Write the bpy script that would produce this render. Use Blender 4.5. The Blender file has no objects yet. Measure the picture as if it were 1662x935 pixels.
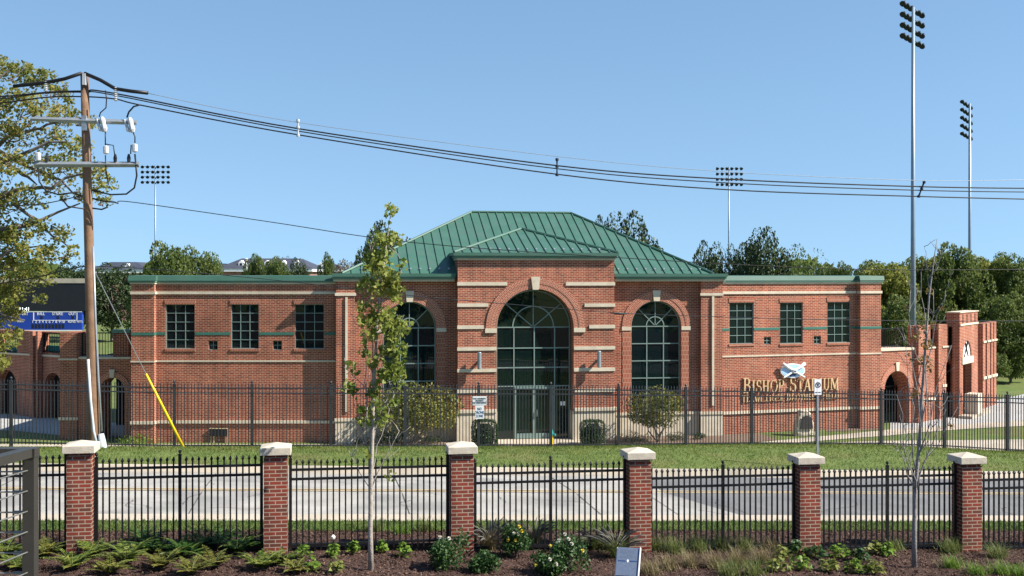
import bpy, bmesh, math, random
import numpy as np
from mathutils import Vector, Matrix
from mathutils.geometry import tessellate_polygon
R = math.radians
sc = bpy.context.scene
col = sc.collection
# ---------------------------------------------------------------- camera
FPX, HZ, CX, CAMZ = 1900.0, 450.0, 831.0, 5.0
cd = bpy.data.cameras.new('camera'); cam = bpy.data.objects.new('camera', cd); col.objects.link(cam)
cam.location = (0, 0, CAMZ); cam.rotation_euler = (R(90), 0, 0)
cd.sensor_width = 36; cd.lens = FPX / 1662 * 36; cd.shift_y = -(467.5 - HZ) / 1662
cd.clip_start = .1; cd.clip_end = 6000
sc.camera = cam
# ---------------------------------------------------------------- light
TOSUN = Vector((.71, -.19, .66)).normalized()
w = bpy.data.worlds.new('World'); sc.world = w; w.use_nodes = True
nt = w.node_tree; bg = nt.nodes['Background']
sky = nt.nodes.new('ShaderNodeTexSky'); sky.sky_type = 'NISHITA'; sky.sun_disc = False
sky.sun_elevation = math.asin(TOSUN.z); sky.sun_rotation = math.atan2(TOSUN.x, TOSUN.y)
sky.air_density = 1.0; sky.dust_density = 0.0; sky.ozone_density = 1.6; sky.altitude = 0
stc = nt.nodes.new('ShaderNodeTexCoord'); smp = nt.nodes.new('ShaderNodeMapping'); smp.inputs['Location'].default_value = (0, 0, .17); smp.inputs['Scale'].default_value = (1, 1, .70)
nt.links.new(stc.outputs['Generated'], smp.inputs[0]); nt.links.new(smp.outputs[0], sky.inputs[0]); tnt = nt.nodes.new('ShaderNodeVectorMath'); tnt.operation = 'MULTIPLY'; tnt.inputs[1].default_value = (.95, 1.05, 1.06)
nt.links.new(sky.outputs[0], tnt.inputs[0]); nt.links.new(tnt.outputs[0], bg.inputs[0]); bg.inputs[1].default_value = .084
sd = bpy.data.lights.new('sun', 'SUN'); sd.energy = 5.0; sd.angle = R(.53); sd.color = (1, .93, .82)
so = bpy.data.objects.new('sun', sd); col.objects.link(so); so.rotation_euler = TOSUN.to_track_quat('Z', 'Y').to_euler()
so.location = (20, -10, 40)
vs = sc.view_settings; vs.view_transform = 'Standard'; vs.look = 'None'; vs.exposure = 1.02; vs.gamma = 1; vs.use_curve_mapping = False

# ---------------------------------------------------------------- helpers
def P(px, py, Y): return Vector(((px - CX) / FPX * Y, Y, CAMZ + (HZ - py) / FPX * Y))
ZB = -2.05
def G(px, py, z=ZB):
    Y = (CAMZ - z) * FPX / (py - HZ); return Vector(((px - CX) / FPX * Y, Y, z))
def tag(o, label=None, cat=None, group=None, kind=None):
    if label: o['label'] = label
    if cat: o['category'] = cat
    if group: o['group'] = group
    if kind: o['kind'] = kind
    return o
def thing(name, label, cat, loc=(0, 0, 0), rz=0, group=None):
    o = bpy.data.objects.new(name, None); col.objects.link(o); o.location = loc; o.rotation_euler = (0, 0, rz)
    o.empty_display_size = .3
    return tag(o, label, cat, group)
def link(name, me, parent=None, loc=None, rz=0):
    o = bpy.data.objects.new(name, me); col.objects.link(o)
    if parent: o.parent = parent
    if loc is not None: o.location = loc
    if rz: o.rotation_euler = (0, 0, rz)
    return o
def copy_tree(o, parent=None):
    c = o.copy(); col.objects.link(c); c.parent = parent
    for ch in o.children: copy_tree(ch, c)
    return c
class MB:
    def __init__(s): s.v = []; s.f = []; s.m = []; s.u = {}; s.mi = 0
    def face(s, pts, uv=None):
        b = len(s.v); s.v += [tuple(p) for p in pts]; s.f.append(tuple(range(b, b + len(pts)))); s.m.append(s.mi)
        if uv: s.u[len(s.f) - 1] = uv
    def box(s, x0, x1, y0, y1, z0, z1):
        if x0 > x1: x0, x1 = x1, x0
        if y0 > y1: y0, y1 = y1, y0
        if z0 > z1: z0, z1 = z1, z0
        b = len(s.v)
        s.v += [(x0,y0,z0),(x1,y0,z0),(x1,y1,z0),(x0,y1,z0),(x0,y0,z1),(x1,y0,z1),(x1,y1,z1),(x0,y1,z1)]
        for q in ((0,3,2,1),(4,5,6,7),(0,1,5,4),(1,2,6,5),(2,3,7,6),(3,0,4,7)):
            s.f.append(tuple(b + i for i in q)); s.m.append(s.mi)
        return s
    def tube(s, pts, r, n=8, cap=True, r1=None, radii=None):
        pts = [Vector(p) for p in pts]; L = len(pts); rings = []
        up0 = None
        for i, p in enumerate(pts):
            d = (pts[min(i + 1, L - 1)] - pts[max(i - 1, 0)]).normalized()
            if up0 is None:
                a = Vector((0, 0, 1)) if abs(d.z) < .9 else Vector((1, 0, 0)); up0 = d.cross(a).normalized()
            x = (up0 - d * up0.dot(d)).normalized(); up0 = x; y = d.cross(x)
            rr = radii[i] if radii else (r if r1 is None else r + (r1 - r) * i / max(1, L - 1))
            b = len(s.v); rings.append(b)
            for k in range(n):
                t = 2 * math.pi * k / n; s.v.append(tuple(p + (x * math.cos(t) + y * math.sin(t)) * rr))
        for i in range(L - 1):
            a, b = rings[i], rings[i + 1]
            for k in range(n):
                k2 = (k + 1) % n; s.f.append((a + k, a + k2, b + k2, b + k)); s.m.append(s.mi)
        if cap:
            s.f.append(tuple(rings[0] + k for k in range(n))[::-1]); s.m.append(s.mi)
            s.f.append(tuple(rings[-1] + k for k in range(n))); s.m.append(s.mi)
        return s
    def lathe(s, prof, n=12, c=(0, 0, 0), axis='z'):
        rings = []
        for r, z in prof:
            b = len(s.v); rings.append(b)
            for k in range(n):
                t = 2 * math.pi * k / n
                q = (r * math.cos(t), r * math.sin(t), z) if axis == 'z' else (r * math.cos(t), z, r * math.sin(t))
                s.v.append((c[0] + q[0], c[1] + q[1], c[2] + q[2]))
        for i in range(len(prof) - 1):
            a, b = rings[i], rings[i + 1]
            for k in range(n):
                k2 = (k + 1) % n; s.f.append((a + k, a + k2, b + k2, b + k)); s.m.append(s.mi)
        s.f.append(tuple(rings[0] + k for k in range(n))[::-1]); s.m.append(s.mi)
        s.f.append(tuple(rings[-1] + k for k in range(n))); s.m.append(s.mi)
        return s
    def prism(s, poly, y0, y1):          # poly in (x, z), extruded along y
        n = len(poly)
        tris = tessellate_polygon([[Vector((a, b, 0)) for a, b in poly]])
        b = len(s.v); s.v += [(a, y0, c) for a, c in poly] + [(a, y1, c) for a, c in poly]
        for t in tris:
            s.f.append((b + t[0], b + t[1], b + t[2])); s.m.append(s.mi)
            s.f.append((b + n + t[2], b + n + t[1], b + n + t[0])); s.m.append(s.mi)
        for i in range(n):
            j = (i + 1) % n; s.f.append((b + i, b + j, b + n + j, b + n + i)); s.m.append(s.mi)
        return s
    def wall(s, outer, holes, y0, y1, back=True):   # outer and holes in (x, z)
        loops = [outer] + holes
        flat = [p for l in loops for p in l]
        tris = tessellate_polygon([[Vector((a, b, 0)) for a, b in l] for l in loops])
        b = len(s.v); N = len(flat)
        s.v += [(a, y0, c) for a, c in flat] + [(a, y1, c) for a, c in flat]
        for t in tris:
            s.f.append((b + t[0], b + t[1], b + t[2])); s.m.append(s.mi)
            if back: s.f.append((b + N + t[2], b + N + t[1], b + N + t[0])); s.m.append(s.mi)
        o = b
        for l in loops:
            n = len(l)
            for i in range(n):
                j = (i + 1) % n; s.f.append((o + i, o + j, o + N + j, o + N + i)); s.m.append(s.mi)
            o += n
        return s
    def ring(s, cx, cz, r0, r1, y0, y1, n=28, a0=0, a1=math.pi):
        rm = (r0 + r1) / 2
        for i in range(n):
            t, t2 = a0 + (a1 - a0) * i / n, a0 + (a1 - a0) * (i + 1) / n
            c = lambda r, a, y: (cx + r * math.cos(a), y, cz + r * math.sin(a))
            q = [(r0, t), (r1, t), (r1, t2), (r0, t2)]
            s.face([c(r, a, y0) for r, a in q], [(r - r0, a * rm) for r, a in q])
            s.face([c(r, a, y1) for r, a in q][::-1], [(r, a * rm) for r, a in q][::-1])
            s.face([c(r1, t, y0), c(r1, t, y1), c(r1, t2, y1), c(r1, t2, y0)], [(0, t * rm), (y1 - y0, t * rm), (y1 - y0, t2 * rm), (0, t2 * rm)])
            s.face([c(r0, t2, y0), c(r0, t2, y1), c(r0, t, y1), c(r0, t, y0)], [(0, t2 * rm), (y1 - y0, t2 * rm), (y1 - y0, t * rm), (0, t * rm)])
        return s
    def build(s, name, mats, parent=None, M=None, smooth=False, bevel=0):
        me = bpy.data.meshes.new(name); V = s.v
        if M is not None: V2 = [tuple(M @ Vector(p)) for p in V]
        else: V2 = V
        me.from_pydata(V2, [], s.f)
        if not isinstance(mats, (list, tuple)): mats = [mats]
        for m in mats: me.materials.append(m)
        me.polygons.foreach_set('material_index', s.m)
        uv = me.uv_layers.new(name='UVMap'); dat = []
        for fi, f in enumerate(s.f):
            if fi in s.u: dat += [c for q in s.u[fi] for c in q]; continue
            a, b, c = (V[f[0]], V[f[1]], V[f[2]])
            e1 = (b[0]-a[0], b[1]-a[1], b[2]-a[2]); e2 = (c[0]-a[0], c[1]-a[1], c[2]-a[2])
            n = (abs(e1[1]*e2[2]-e1[2]*e2[1]), abs(e1[2]*e2[0]-e1[0]*e2[2]), abs(e1[0]*e2[1]-e1[1]*e2[0]))
            k = 1 if (n[1] >= n[0] and n[1] >= n[2]) else (0 if n[0] >= n[2] else 2)
            for i in f:
                p = V[i]; dat += ([p[1], p[2]] if k == 0 else [p[0], p[2]] if k == 1 else [p[0], p[1]])
        uv.data.foreach_set('uv', dat)
        if smooth: me.polygons.foreach_set('use_smooth', [True] * len(me.polygons))
        me.validate(); me.update()
        if any(len(f) > 3 for f in s.f):
            bm = bmesh.new(); bm.from_mesh(me); bmesh.ops.recalc_face_normals(bm, faces=bm.faces) if len(s.f) < 4000 else None
            bm.to_mesh(me); bm.free()
        o = link(name, me, parent)
        if bevel:
            md = o.modifiers.new('bevel', 'BEVEL'); md.width = bevel; md.segments = 2; md.limit_method = 'ANGLE'
        return o

# ---------------------------------------------------------------- materials
def newmat(name):
    m = bpy.data.materials.new(name); m.use_nodes = True; n = m.node_tree
    return m, n, n.nodes['Principled BSDF']
def N(n, t, **kw):
    x = n.nodes.new(t)
    for k, v in kw.items(): setattr(x, k, v)
    return x
def ramp2(n, fac, c1, c2, p0=0.3, p1=.7):
    r = N(n, 'ShaderNodeValToRGB'); n.links.new(fac, r.inputs[0])
    r.color_ramp.elements[0].color = (*c1, 1); r.color_ramp.elements[1].color = (*c2, 1)
    r.color_ramp.elements[0].position = p0; r.color_ramp.elements[1].position = p1
    return r.outputs[0]
def pm(name, c1, c2=None, scale=4, rough=.8, bump=0, bscale=None, metal=0, spec=.3, detail=5, p0=.3, p1=.7, c3=None, s3=.3):
    m, n, b = newmat(name)
    if c2 is None: c2 = tuple(min(1, x * 1.18) for x in c1)
    tc = N(n, 'ShaderNodeTexCoord'); nz = N(n, 'ShaderNodeTexNoise'); nz.inputs['Scale'].default_value = scale; nz.inputs['Detail'].default_value = detail
    n.links.new(tc.outputs['Object'], nz.inputs['Vector'])
    c = ramp2(n, nz.outputs[0], c1, c2, p0, p1)
    if c3:
        n3 = N(n, 'ShaderNodeTexNoise'); n3.inputs['Scale'].default_value = s3; n3.inputs['Detail'].default_value = 4
        n.links.new(tc.outputs['Object'], n3.inputs['Vector'])
        r3 = N(n, 'ShaderNodeMapRange'); r3.inputs[1].default_value = .48; r3.inputs[2].default_value = .66; n.links.new(n3.outputs[0], r3.inputs[0])
        mx = N(n, 'ShaderNodeMix', data_type='RGBA'); n.links.new(r3.outputs[0], mx.inputs[0]); n.links.new(c, mx.inputs[6]); mx.inputs[7].default_value = (*c3, 1); c = mx.outputs[2]
    n.links.new(c, b.inputs['Base Color']); b.inputs['Roughness'].default_value = rough; b.inputs['Metallic'].default_value = metal
    b.inputs['Specular IOR Level'].default_value = spec
    if bump:
        nb = N(n, 'ShaderNodeTexNoise'); nb.inputs['Scale'].default_value = bscale or scale * 6; nb.inputs['Detail'].default_value = 6
        n.links.new(tc.outputs['Object'], nb.inputs['Vector'])
        bp = N(n, 'ShaderNodeBump'); bp.inputs['Strength'].default_value = bump; bp.inputs['Distance'].default_value = .03
        n.links.new(nb.outputs[0], bp.inputs['Height']); n.links.new(bp.outputs[0], b.inputs['Normal'])
    return m
def brick(name, c1, c2, mortar, msize=.009, dirt=.25, rh=.0677, bw=.203):
    m, n, b = newmat(name)
    uv = N(n, 'ShaderNodeUVMap'); uv.uv_map = 'UVMap'
    bt = N(n, 'ShaderNodeTexBrick'); n.links.new(uv.outputs[0], bt.inputs['Vector'])
    bt.inputs['Scale'].default_value = 1; bt.inputs['Brick Width'].default_value = bw; bt.inputs['Row Height'].default_value = rh
    bt.inputs['Mortar Size'].default_value = msize; bt.inputs['Mortar Smooth'].default_value = .2; bt.inputs['Bias'].default_value = 0
    bt.inputs['Color1'].default_value = (*c1, 1); bt.inputs['Color2'].default_value = (*c2, 1); bt.inputs['Mortar'].default_value = (*mortar, 1)
    nz = N(n, 'ShaderNodeTexNoise'); nz.inputs['Scale'].default_value = .7; nz.inputs['Detail'].default_value = 6; n.links.new(uv.outputs[0], nz.inputs['Vector'])
    mr = N(n, 'ShaderNodeMapRange'); mr.inputs[1].default_value = .3; mr.inputs[2].default_value = .7; mr.inputs[3].default_value = 1 - dirt; mr.inputs[4].default_value = 1 + dirt * .5
    n.links.new(nz.outputs[0], mr.inputs[0])
    mp = N(n, 'ShaderNodeMapping'); mp.inputs['Scale'].default_value = (2.2, .22, 1); n.links.new(uv.outputs[0], mp.inputs[0])
    ns = N(n, 'ShaderNodeTexNoise'); ns.inputs['Scale'].default_value = 1.6; ns.inputs['Detail'].default_value = 5; n.links.new(mp.outputs[0], ns.inputs['Vector'])
    ms = N(n, 'ShaderNodeMapRange'); ms.inputs[1].default_value = .42; ms.inputs[2].default_value = .72; ms.inputs[3].default_value = 1.04; ms.inputs[4].default_value = 1 - dirt * .9; n.links.new(ns.outputs[0], ms.inputs[0])
    mm = N(n, 'ShaderNodeMath', operation='MULTIPLY'); n.links.new(mr.outputs[0], mm.inputs[0]); n.links.new(ms.outputs[0], mm.inputs[1])
    vm = N(n, 'ShaderNodeVectorMath', operation='SCALE'); n.links.new(bt.outputs['Color'], vm.inputs[0]); n.links.new(mm.outputs[0], vm.inputs['Scale'])
    n.links.new(vm.outputs[0], b.inputs['Base Color']); b.inputs['Roughness'].default_value = .9; b.inputs['Specular IOR Level'].default_value = .15
    bp = N(n, 'ShaderNodeBump', invert=True); bp.inputs['Strength'].default_value = .5; bp.inputs['Distance'].default_value = .008
    n.links.new(bt.outputs['Fac'], bp.inputs['Height']); n.links.new(bp.outputs[0], b.inputs['Normal'])
    return m
def leaf(name, cols, trans=.35, rough=.55, scale=.5):
    m, n, b = newmat(name)
    g = N(n, 'ShaderNodeNewGeometry'); r = N(n, 'ShaderNodeValToRGB'); cr = r.color_ramp
    while len(cr.elements) < len(cols): cr.elements.new(.5)
    for i, c in enumerate(cols): cr.elements[i].position = i / max(1, len(cols) - 1); cr.elements[i].color = (*c, 1)
    tc = N(n, 'ShaderNodeTexCoord'); nz = N(n, 'ShaderNodeTexNoise'); nz.inputs['Scale'].default_value = scale; nz.inputs['Detail'].default_value = 2
    n.links.new(tc.outputs['Object'], nz.inputs['Vector'])
    mx = N(n, 'ShaderNodeMath', operation='MULTIPLY_ADD'); mx.inputs[1].default_value = .5
    mr = N(n, 'ShaderNodeMapRange'); mr.inputs[1].default_value = .3; mr.inputs[2].default_value = .7; mr.inputs[4].default_value = .5
    n.links.new(nz.outputs[0], mr.inputs[0]); n.links.new(g.outputs['Random Per Island'], mx.inputs[0]); n.links.new(mr.outputs[0], mx.inputs[2])
    n.links.new(mx.outputs[0], r.inputs[0]); n.links.new(r.outputs[0], b.inputs['Base Color'])
    b.inputs['Roughness'].default_value = rough; b.inputs['Specular IOR Level'].default_value = .35
    tr = N(n, 'ShaderNodeBsdfTranslucent'); n.links.new(r.outputs[0], tr.inputs[0])
    ms = N(n, 'ShaderNodeMixShader'); ms.inputs[0].default_value = trans
    out = n.nodes['Material Output']; n.links.new(b.outputs[0], ms.inputs[1]); n.links.new(tr.outputs[0], ms.inputs[2]); n.links.new(ms.outputs[0], out.inputs[0])
    return m

BR = brick('red_brick', (.36, .092, .048), (.20, .052, .032), (.54, .38, .28), .009, rh=.0745, bw=.22)
BRP = brick('pier_brick', (.26, .052, .034), (.13, .05, .036), (.42, .33, .25), .009, .35)
BRS = brick('soldier_brick', (.33, .08, .04), (.25, .062, .034), (.45, .32, .24), .010, .1, rh=.20, bw=.0677)
BRV = brick('voussoir_brick', (.36, .10, .055), (.28, .07, .04), (.52, .38, .29), .010, .1)
STONE = pm('cast_stone', (.50, .43, .33), (.60, .53, .42), 3, .85, .15, 30)
CAPM = pm('pier_cap_stone', (.46, .41, .33), (.58, .52, .42), 5, .85, .2, 40, c3=(.34, .30, .25), s3=2)
GREEN = pm('green_metal', (.040, .110, .080), (.055, .135, .102), 1.5, .5, spec=.4, c3=(.060, .122, .096), s3=.8)
GREEN_L = pm('pale_green_fascia', (.10, .20, .155), (.12, .23, .18), 2, .5)
TEAL = pm('teal_band_stone', (.035, .13, .10), (.05, .16, .125), 2, .6)
MULL = pm('green_grey_mullion', (.15, .22, .205), (.19, .26, .24), 3, .4, spec=.5)
BLACK = pm('black_powder_coat', (.006, .006, .007), (.011, .010, .010), 6, .45, spec=.35)
DKFENCE = pm('dark_fence_paint', (.018, .021, .026), (.026, .03, .036), 6, .45, spec=.5)
ALU = pm('galvanised_steel', (.28, .31, .34), (.36, .39, .42), 5, .4, metal=.5)
POLEM = pm('light_pole_steel', (.20, .27, .34), (.25, .32, .39), 1, .4, metal=.4)
LAMPD = pm('lamp_dark', (.015, .018, .024), (.03, .033, .04), 5, .4)
WHITE = pm('white_paint', (.74, .75, .76), (.8, .8, .8), 3, .5)
def glass(name, c, ior=1.5, rough=.02):
    m, n, b = newmat(name); b.inputs['Base Color'].default_value = (*c, 1); b.inputs['Roughness'].default_value = rough; b.inputs['IOR'].default_value = ior
    tc = N(n, 'ShaderNodeTexCoord'); nz = N(n, 'ShaderNodeTexNoise'); nz.inputs['Scale'].default_value = 1.1; n.links.new(tc.outputs['Object'], nz.inputs['Vector'])
    bp = N(n, 'ShaderNodeBump'); bp.inputs['Strength'].default_value = .14; bp.inputs['Distance'].default_value = .02; n.links.new(nz.outputs[0], bp.inputs['Height']); n.links.new(bp.outputs[0], b.inputs['Normal'])
    return m
GLASS = glass('tinted_window_glass', (.003, .010, .012), 1.42)
GLASS2 = glass('entrance_glass', (.004, .012, .011), 1.5)
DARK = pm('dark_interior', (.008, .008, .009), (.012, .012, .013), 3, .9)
GRASS = pm('lawn', (.075, .115, .025), (.13, .17, .045), 1.3, .95, .5, 60, c3=(.13, .13, .045), s3=.5)
MULCHB = pm('bark_mulch', (.030, .016, .013), (.085, .046, .036), 22, .95, 1.0, 45)
MULCHF = pm('bark_mulch_pale', (.12, .08, .06), (.20, .14, .10), 9, .95, .5, 25)
CONC = pm('concrete', (.38, .33, .26), (.47, .41, .33), 1.2, .9, .1, 20, c3=(.30, .27, .22), s3=.6)
GUT = pm('gutter_concrete', (.27, .24, .20), (.34, .31, .26), 2, .9, .1, 20)
ROADL = pm('worn_concrete_road', (.27, .26, .24), (.38, .365, .335), 1.1, .9, .25, 50, c3=(.22, .215, .205), s3=.5)
ASPH = pm('asphalt', (.13, .13, .132), (.18, .18, .18), 1.2, .9, .2, 60, c3=(.12, .12, .125), s3=.5)
YEL = pm('road_yellow', (.46, .34, .17), (.56, .43, .24), 3, .8)
RWHITE = pm('road_white', (.6, .6, .57), (.72, .72, .7), 3, .8)
BARK = pm('tree_bark', (.10, .08, .065), (.20, .17, .14), 6, .95, .6, 20)
BARKL = pm('pale_young_bark', (.24, .21, .18), (.42, .38, .33), 10, .9, .4, 40)
WOOD = pm('pole_wood', (.15, .085, .05), (.24, .145, .09), 3, .85, .5, 30)
YPLAST = pm('yellow_plastic', (.75, .52, .01), (.8, .58, .02), 3, .45)
GOLD = pm('gold_letters', (.52, .36, .20), (.60, .44, .26), 3, .5)
# ---------------------------------------------------------------- terrain
T9 = R(9); C9, S9 = math.cos(T9), math.sin(T9)
def V_of(x, y): return -x * S9 + y * C9
PV = [-30, 4, 12, 19, 21, 23.1, 24.3, 25.0, 25.06, 28.4, 31.9, 32.34, 32.4, 32.55, 34.5, 36.5, 39, 40, 43, 60]
PZ = [1.2, 1.2, .55, .06, .03, -.05, -.12, -.13, -.27, -.30, -.48, -.50, -.36, -.35, -.30, -.44, -.76, -.86, -2.05, -2.05]
FX = [-40, -16, -10.9, 1.3, 8.35, 13.1, 17.9, 40]; FZ = [-.3, -.42, -.51, -.77, -.84, -.98, -1.345, -1.5]
def terr(x, y):
    v = V_of(x, y); b = float(np.interp(v, PV, PZ)); xc = max(-28, min(28, x))
    near = -.034 * xc; far = float(np.interp(x, FX, FZ)) + .76
    t = min(1, max(0, (v - 33) / 6)); t = t * t * (3 - 2 * t); s = near * (1 - t) + far * t
    if v > 40: s *= max(0, 1 - (v - 40) / 3)
    return b + s
def uvp(u, v): return (u * C9 - v * S9, u * S9 + v * C9)
def strip(name, v0, v1, mat, nv, u0=-34, u1=44, nu=78, kind='structure', off=0, bumpy=0, seed=1, breaks=()):
    rng = random.Random(seed); m = MB(); vsx = sorted(set([v0 + (v1 - v0) * i / nv for i in range(nv + 1)] + [b for b in PV if v0 < b < v1]))
    g = []
    for v in vsx:
        for i in range(nu + 1):
            x, y = uvp(u0 + (u1 - u0) * i / nu, v)
            edge = v in (v0, v1)
            m.v.append((x, y, terr(x, y) + off + (0 if edge or not bumpy else rng.uniform(-bumpy, bumpy))))
    for j in range(len(vsx) - 1):
        for i in range(nu):
            a = j * (nu + 1) + i; m.f.append((a, a + 1, a + nu + 2, a + nu + 1)); m.m.append(0)
    o = m.build(name, mat, smooth=bool(bumpy)); tag(o, kind=kind); return o
strip('mulch_bed', 2, 23.1, MULCHB, 130, bumpy=.018, nu=500)
strip('lawn_verge', 23.1, 24.3, GRASS, 6, bumpy=.01, nu=200)
strip('pavement', 24.3, 24.85, CONC, 2)
strip('kerb', 24.85, 25.06, CONC, 1)
strip('gutter', 25.06, 25.5, GUT, 1)
road = strip('road', 25.5, 31.9, ROADL, 8)
strip('gutter', 31.9, 32.34, GUT, 1)
strip('kerb', 32.34, 32.55, CONC, 1)
strip('lawn_bank', 32.55, 44, GRASS, 40, bumpy=.012, nu=300)
def sheet(name, pts, mat, z=None, off=0, kind='structure', sub=0):
    m = MB(); m.face([(p[0], p[1], (z if z is not None else p[2])) for p in pts]); return tag(m.build(name, mat), kind=kind)
gm = MB(); gm.face([(-3000, -600, ZB), (3000, -600, ZB), (3000, 4500, ZB), (-3000, 4500, ZB)])
tag(gm.build('ground', GRASS), kind='structure')
# asphalt resurfacing of the road (right), follows the road grid
def road_patch(name, ufun0, u1, v0, v1, mat, off, nv=10, nu=30):
    m = MB(); vsx = sorted(set([v0 + (v1 - v0) * i / nv for i in range(nv + 1)] + [b for b in PV if v0 < b < v1]))
    for v in vsx:
        a = ufun0(v)
        for i in range(nu + 1):
            x, y = uvp(a + (u1 - a) * i / nu, v); m.v.append((x, y, terr(x, y) + off))
    for j in range(len(vsx) - 1):
        for i in range(nu):
            a = j * (nu + 1) + i; m.f.append((a, a + 1, a + nu + 2, a + nu + 1)); m.m.append(0)
    return tag(m.build(name, mat), kind='structure')
road_patch('asphalt_road', lambda v: float(np.interp(v, [25.0, 31.9], [8.3, 8.6])), 44, 25.5, 31.86, ASPH, .006)
# diagonal concrete corner spilling over the asphalt
m = MB()
vv = [25.52 + i * .3 for i in range(12)]
for v in vv:
    for u in (7.9, float(np.interp(v, [25.5, 29.0], [9.4, 8.2]))):
        x, y = uvp(u, v); m.v.append((x, y, terr(x, y) + .011))
for j in range(len(vv) - 1): m.f.append((2*j, 2*j+1, 2*j+3, 2*j+2)); m.m.append(0)
tag(m.build('road_patch', ROADL), kind='structure')
for (a, b, mt) in ((28.52, 28.62, YEL), (28.78, 28.88, YEL)):
    road_patch('road_marking', lambda v: -34, 44, a, b, mt, .014, nv=1, nu=60)
# level ground round the building
z1, z2 = ZB + .012, ZB + .020
sheet('sidewalk', [G(-250, 728.5), G(1260, 728.5), G(1260, 721.5), G(-250, 721.5)], CONC, z1)
sheet('sidewalk', [G(1260.5, 728.5), G(1720, 733), G(1720, 713), G(1430, 716), G(1260.5, 721.5)], CONC, z1)
sheet('entrance_pavement', [G(782, 721.3), G(985, 721.3), G(948, 712), G(935, 705.5), G(803, 705.5), G(806, 711)], CONC, z2)
pth_u = [(1215, 720), (1300, 712), (1388, 703.5), (1438, 698.5), (1500, 694), (1566, 689), (1662, 683), (1720, 680)]
pth_l = [(1260, 721.3), (1320, 717), (1388, 711.5), (1438, 708), (1500, 702), (1566, 697), (1662, 692), (1720, 689)]
for i in range(len(pth_u) - 1):
    a, b, c, d = pth_l[i], pth_l[i + 1], pth_u[i + 1], pth_u[i]
    sheet('path', [G(*a), G(*b), G(*c), G(*d)], CONC, z2)
dr_u = [(1445, 684), (1500, 680), (1566, 668), (1600, 655), (1625, 648), (1662, 640), (1720, 636)]
dr_l = [(1445, 697.9), (1500, 693.8), (1566, 688.8), (1600, 686.8), (1625, 685), (1662, 682.8), (1720, 679.8)]
DRV = pm('driveway_concrete', (.33, .33, .32), (.40, .40, .39), 1.2, .9, .1, 30)
for i in range(len(dr_u) - 1):
    a, b, c, d = dr_l[i], dr_l[i + 1], dr_u[i + 1], dr_u[i]
    sheet('driveway', [G(*a), G(*b), G(*c), G(*d)], DRV, z1)
sheet('driveway', [G(-330, 700), G(20, 699), G(118, 709), G(230, 709), G(230, 690), G(97, 680), G(20, 672), G(-330, 672)], DRV, z1)
for pts in ([G(543, 721.3), G(781, 721.3), G(803, 712), G(803, 706), G(543, 708)], [G(986, 721.3), G(1212, 720), G(1262, 714), G(1235, 704), G(949, 706), G(949, 712)], [G(1340, 701), G(1435, 698), G(1435, 692), G(1340, 694)]):
    sheet('mulch_bed', pts, MULCHF, z1)

# ---------------------------------------------------------------- stadium building
class Fr:
    def __init__(s, px, Y, deg, d=0, z0=ZB):
        s.a = R(deg); s.e = Vector((math.cos(s.a), math.sin(s.a))); s.out = Vector((math.sin(s.a), -math.cos(s.a)))
        o = Vector(((px - CX) / FPX * Y, Y)); s.o = o; s.z0 = z0
    def sh(s, px, py, d=0):
        dr = Vector(((px - CX) / FPX, 1)); t = (s.o.dot(s.out) + d) / dr.dot(s.out)
        p = dr * t; return ((p - s.o).dot(s.e), CAMZ + (HZ - py) / FPX * t - s.z0)
    def s(s, px, d=0): return s.sh(px, 500, d)[0]
    def M(s, root=None):
        M = Matrix.Translation((s.o.x, s.o.y, s.z0)) @ Matrix.Rotation(s.a, 4, 'Z')
        return (Matrix.Translation(-root.location) @ M) if root else M
    def rect(s, x0, y0, x1, y1, d=0):      # pixel rectangle -> s0,s1,h0,h1
        a = s.sh(x0, (y0 + y1) / 2, d)[0]; b = s.sh(x1, (y0 + y1) / 2, d)[0]
        xm = (x0 + x1) / 2; return a, b, s.sh(xm, y1, d)[1], s.sh(xm, y0, d)[1]
    def pt(s, px, py, d=0):
        q = s.sh(px, py, d); return s.M() @ Vector((q[0], -d, q[1]))
bld = thing('brick_building', 'long red brick stadium building with green metal hip roof and arched glass entrance', 'building', (1, 51, ZB))
LW = Fr(213, 49.88, 0); CF = Fr(575, 49.85, 9)
yR = CF.pt(1172, 500, 0).y
RW = Fr(1172, yR + .05, 18.5)
EBd = .62
def arch_loop(cx, wd, h0, hs, n=22):
    r = wd / 2
    return [(cx - r, h0), (cx + r, h0)] + [(cx + r * math.cos(math.pi * i / n), hs + r * math.sin(math.pi * i / n)) for i in range(n + 1)]
def rl(a, b, c, d): return [(a, c), (b, c), (b, d), (a, d)]
WH = 7.05
def b_(fr, rct, d0, d1, mb):  # box by local rect, outward distances
    mb.box(rct[0], rct[1], -d1, -d0, rct[2], rct[3])
def sash(fr, r, nx, ny, d, name='window'):
    """rectangular window: frame with its grid of bars, glass pane set in the wall at depth d"""
    a, b, c, e = r; M = fr.M(bld); t = .016
    f = MB(); f.box(a, a + t * 1.6, d - .03, d + .05, c, e); f.box(b - t * 1.6, b, d - .03, d + .05, c, e); f.box(a + t * 1.6, b - t * 1.6, d - .03, d + .05, c, c + t * 1.6); f.box(a + t * 1.6, b - t * 1.6, d - .03, d + .05, e - t * 1.6, e)
    for i in range(1, nx): x = a + (b - a) * i / nx; f.box(x - t * .8, x + t * .8, d - .022, d + .03, c + t * 1.6, e - t * 1.6)
    for i in range(1, ny): z = c + (e - c) * i / ny; f.box(a + t * 1.6, b - t * 1.6, d - .020, d + .03, z - t * .8, z + t * .8)
    fo = f.build(name, MULL, bld, M)
    g = MB(); g.box(a + .01, b - .01, d + .012, d + .026, c + .01, e - .01); g.build('pane', GLASS, fo, M)
    return fo
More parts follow.
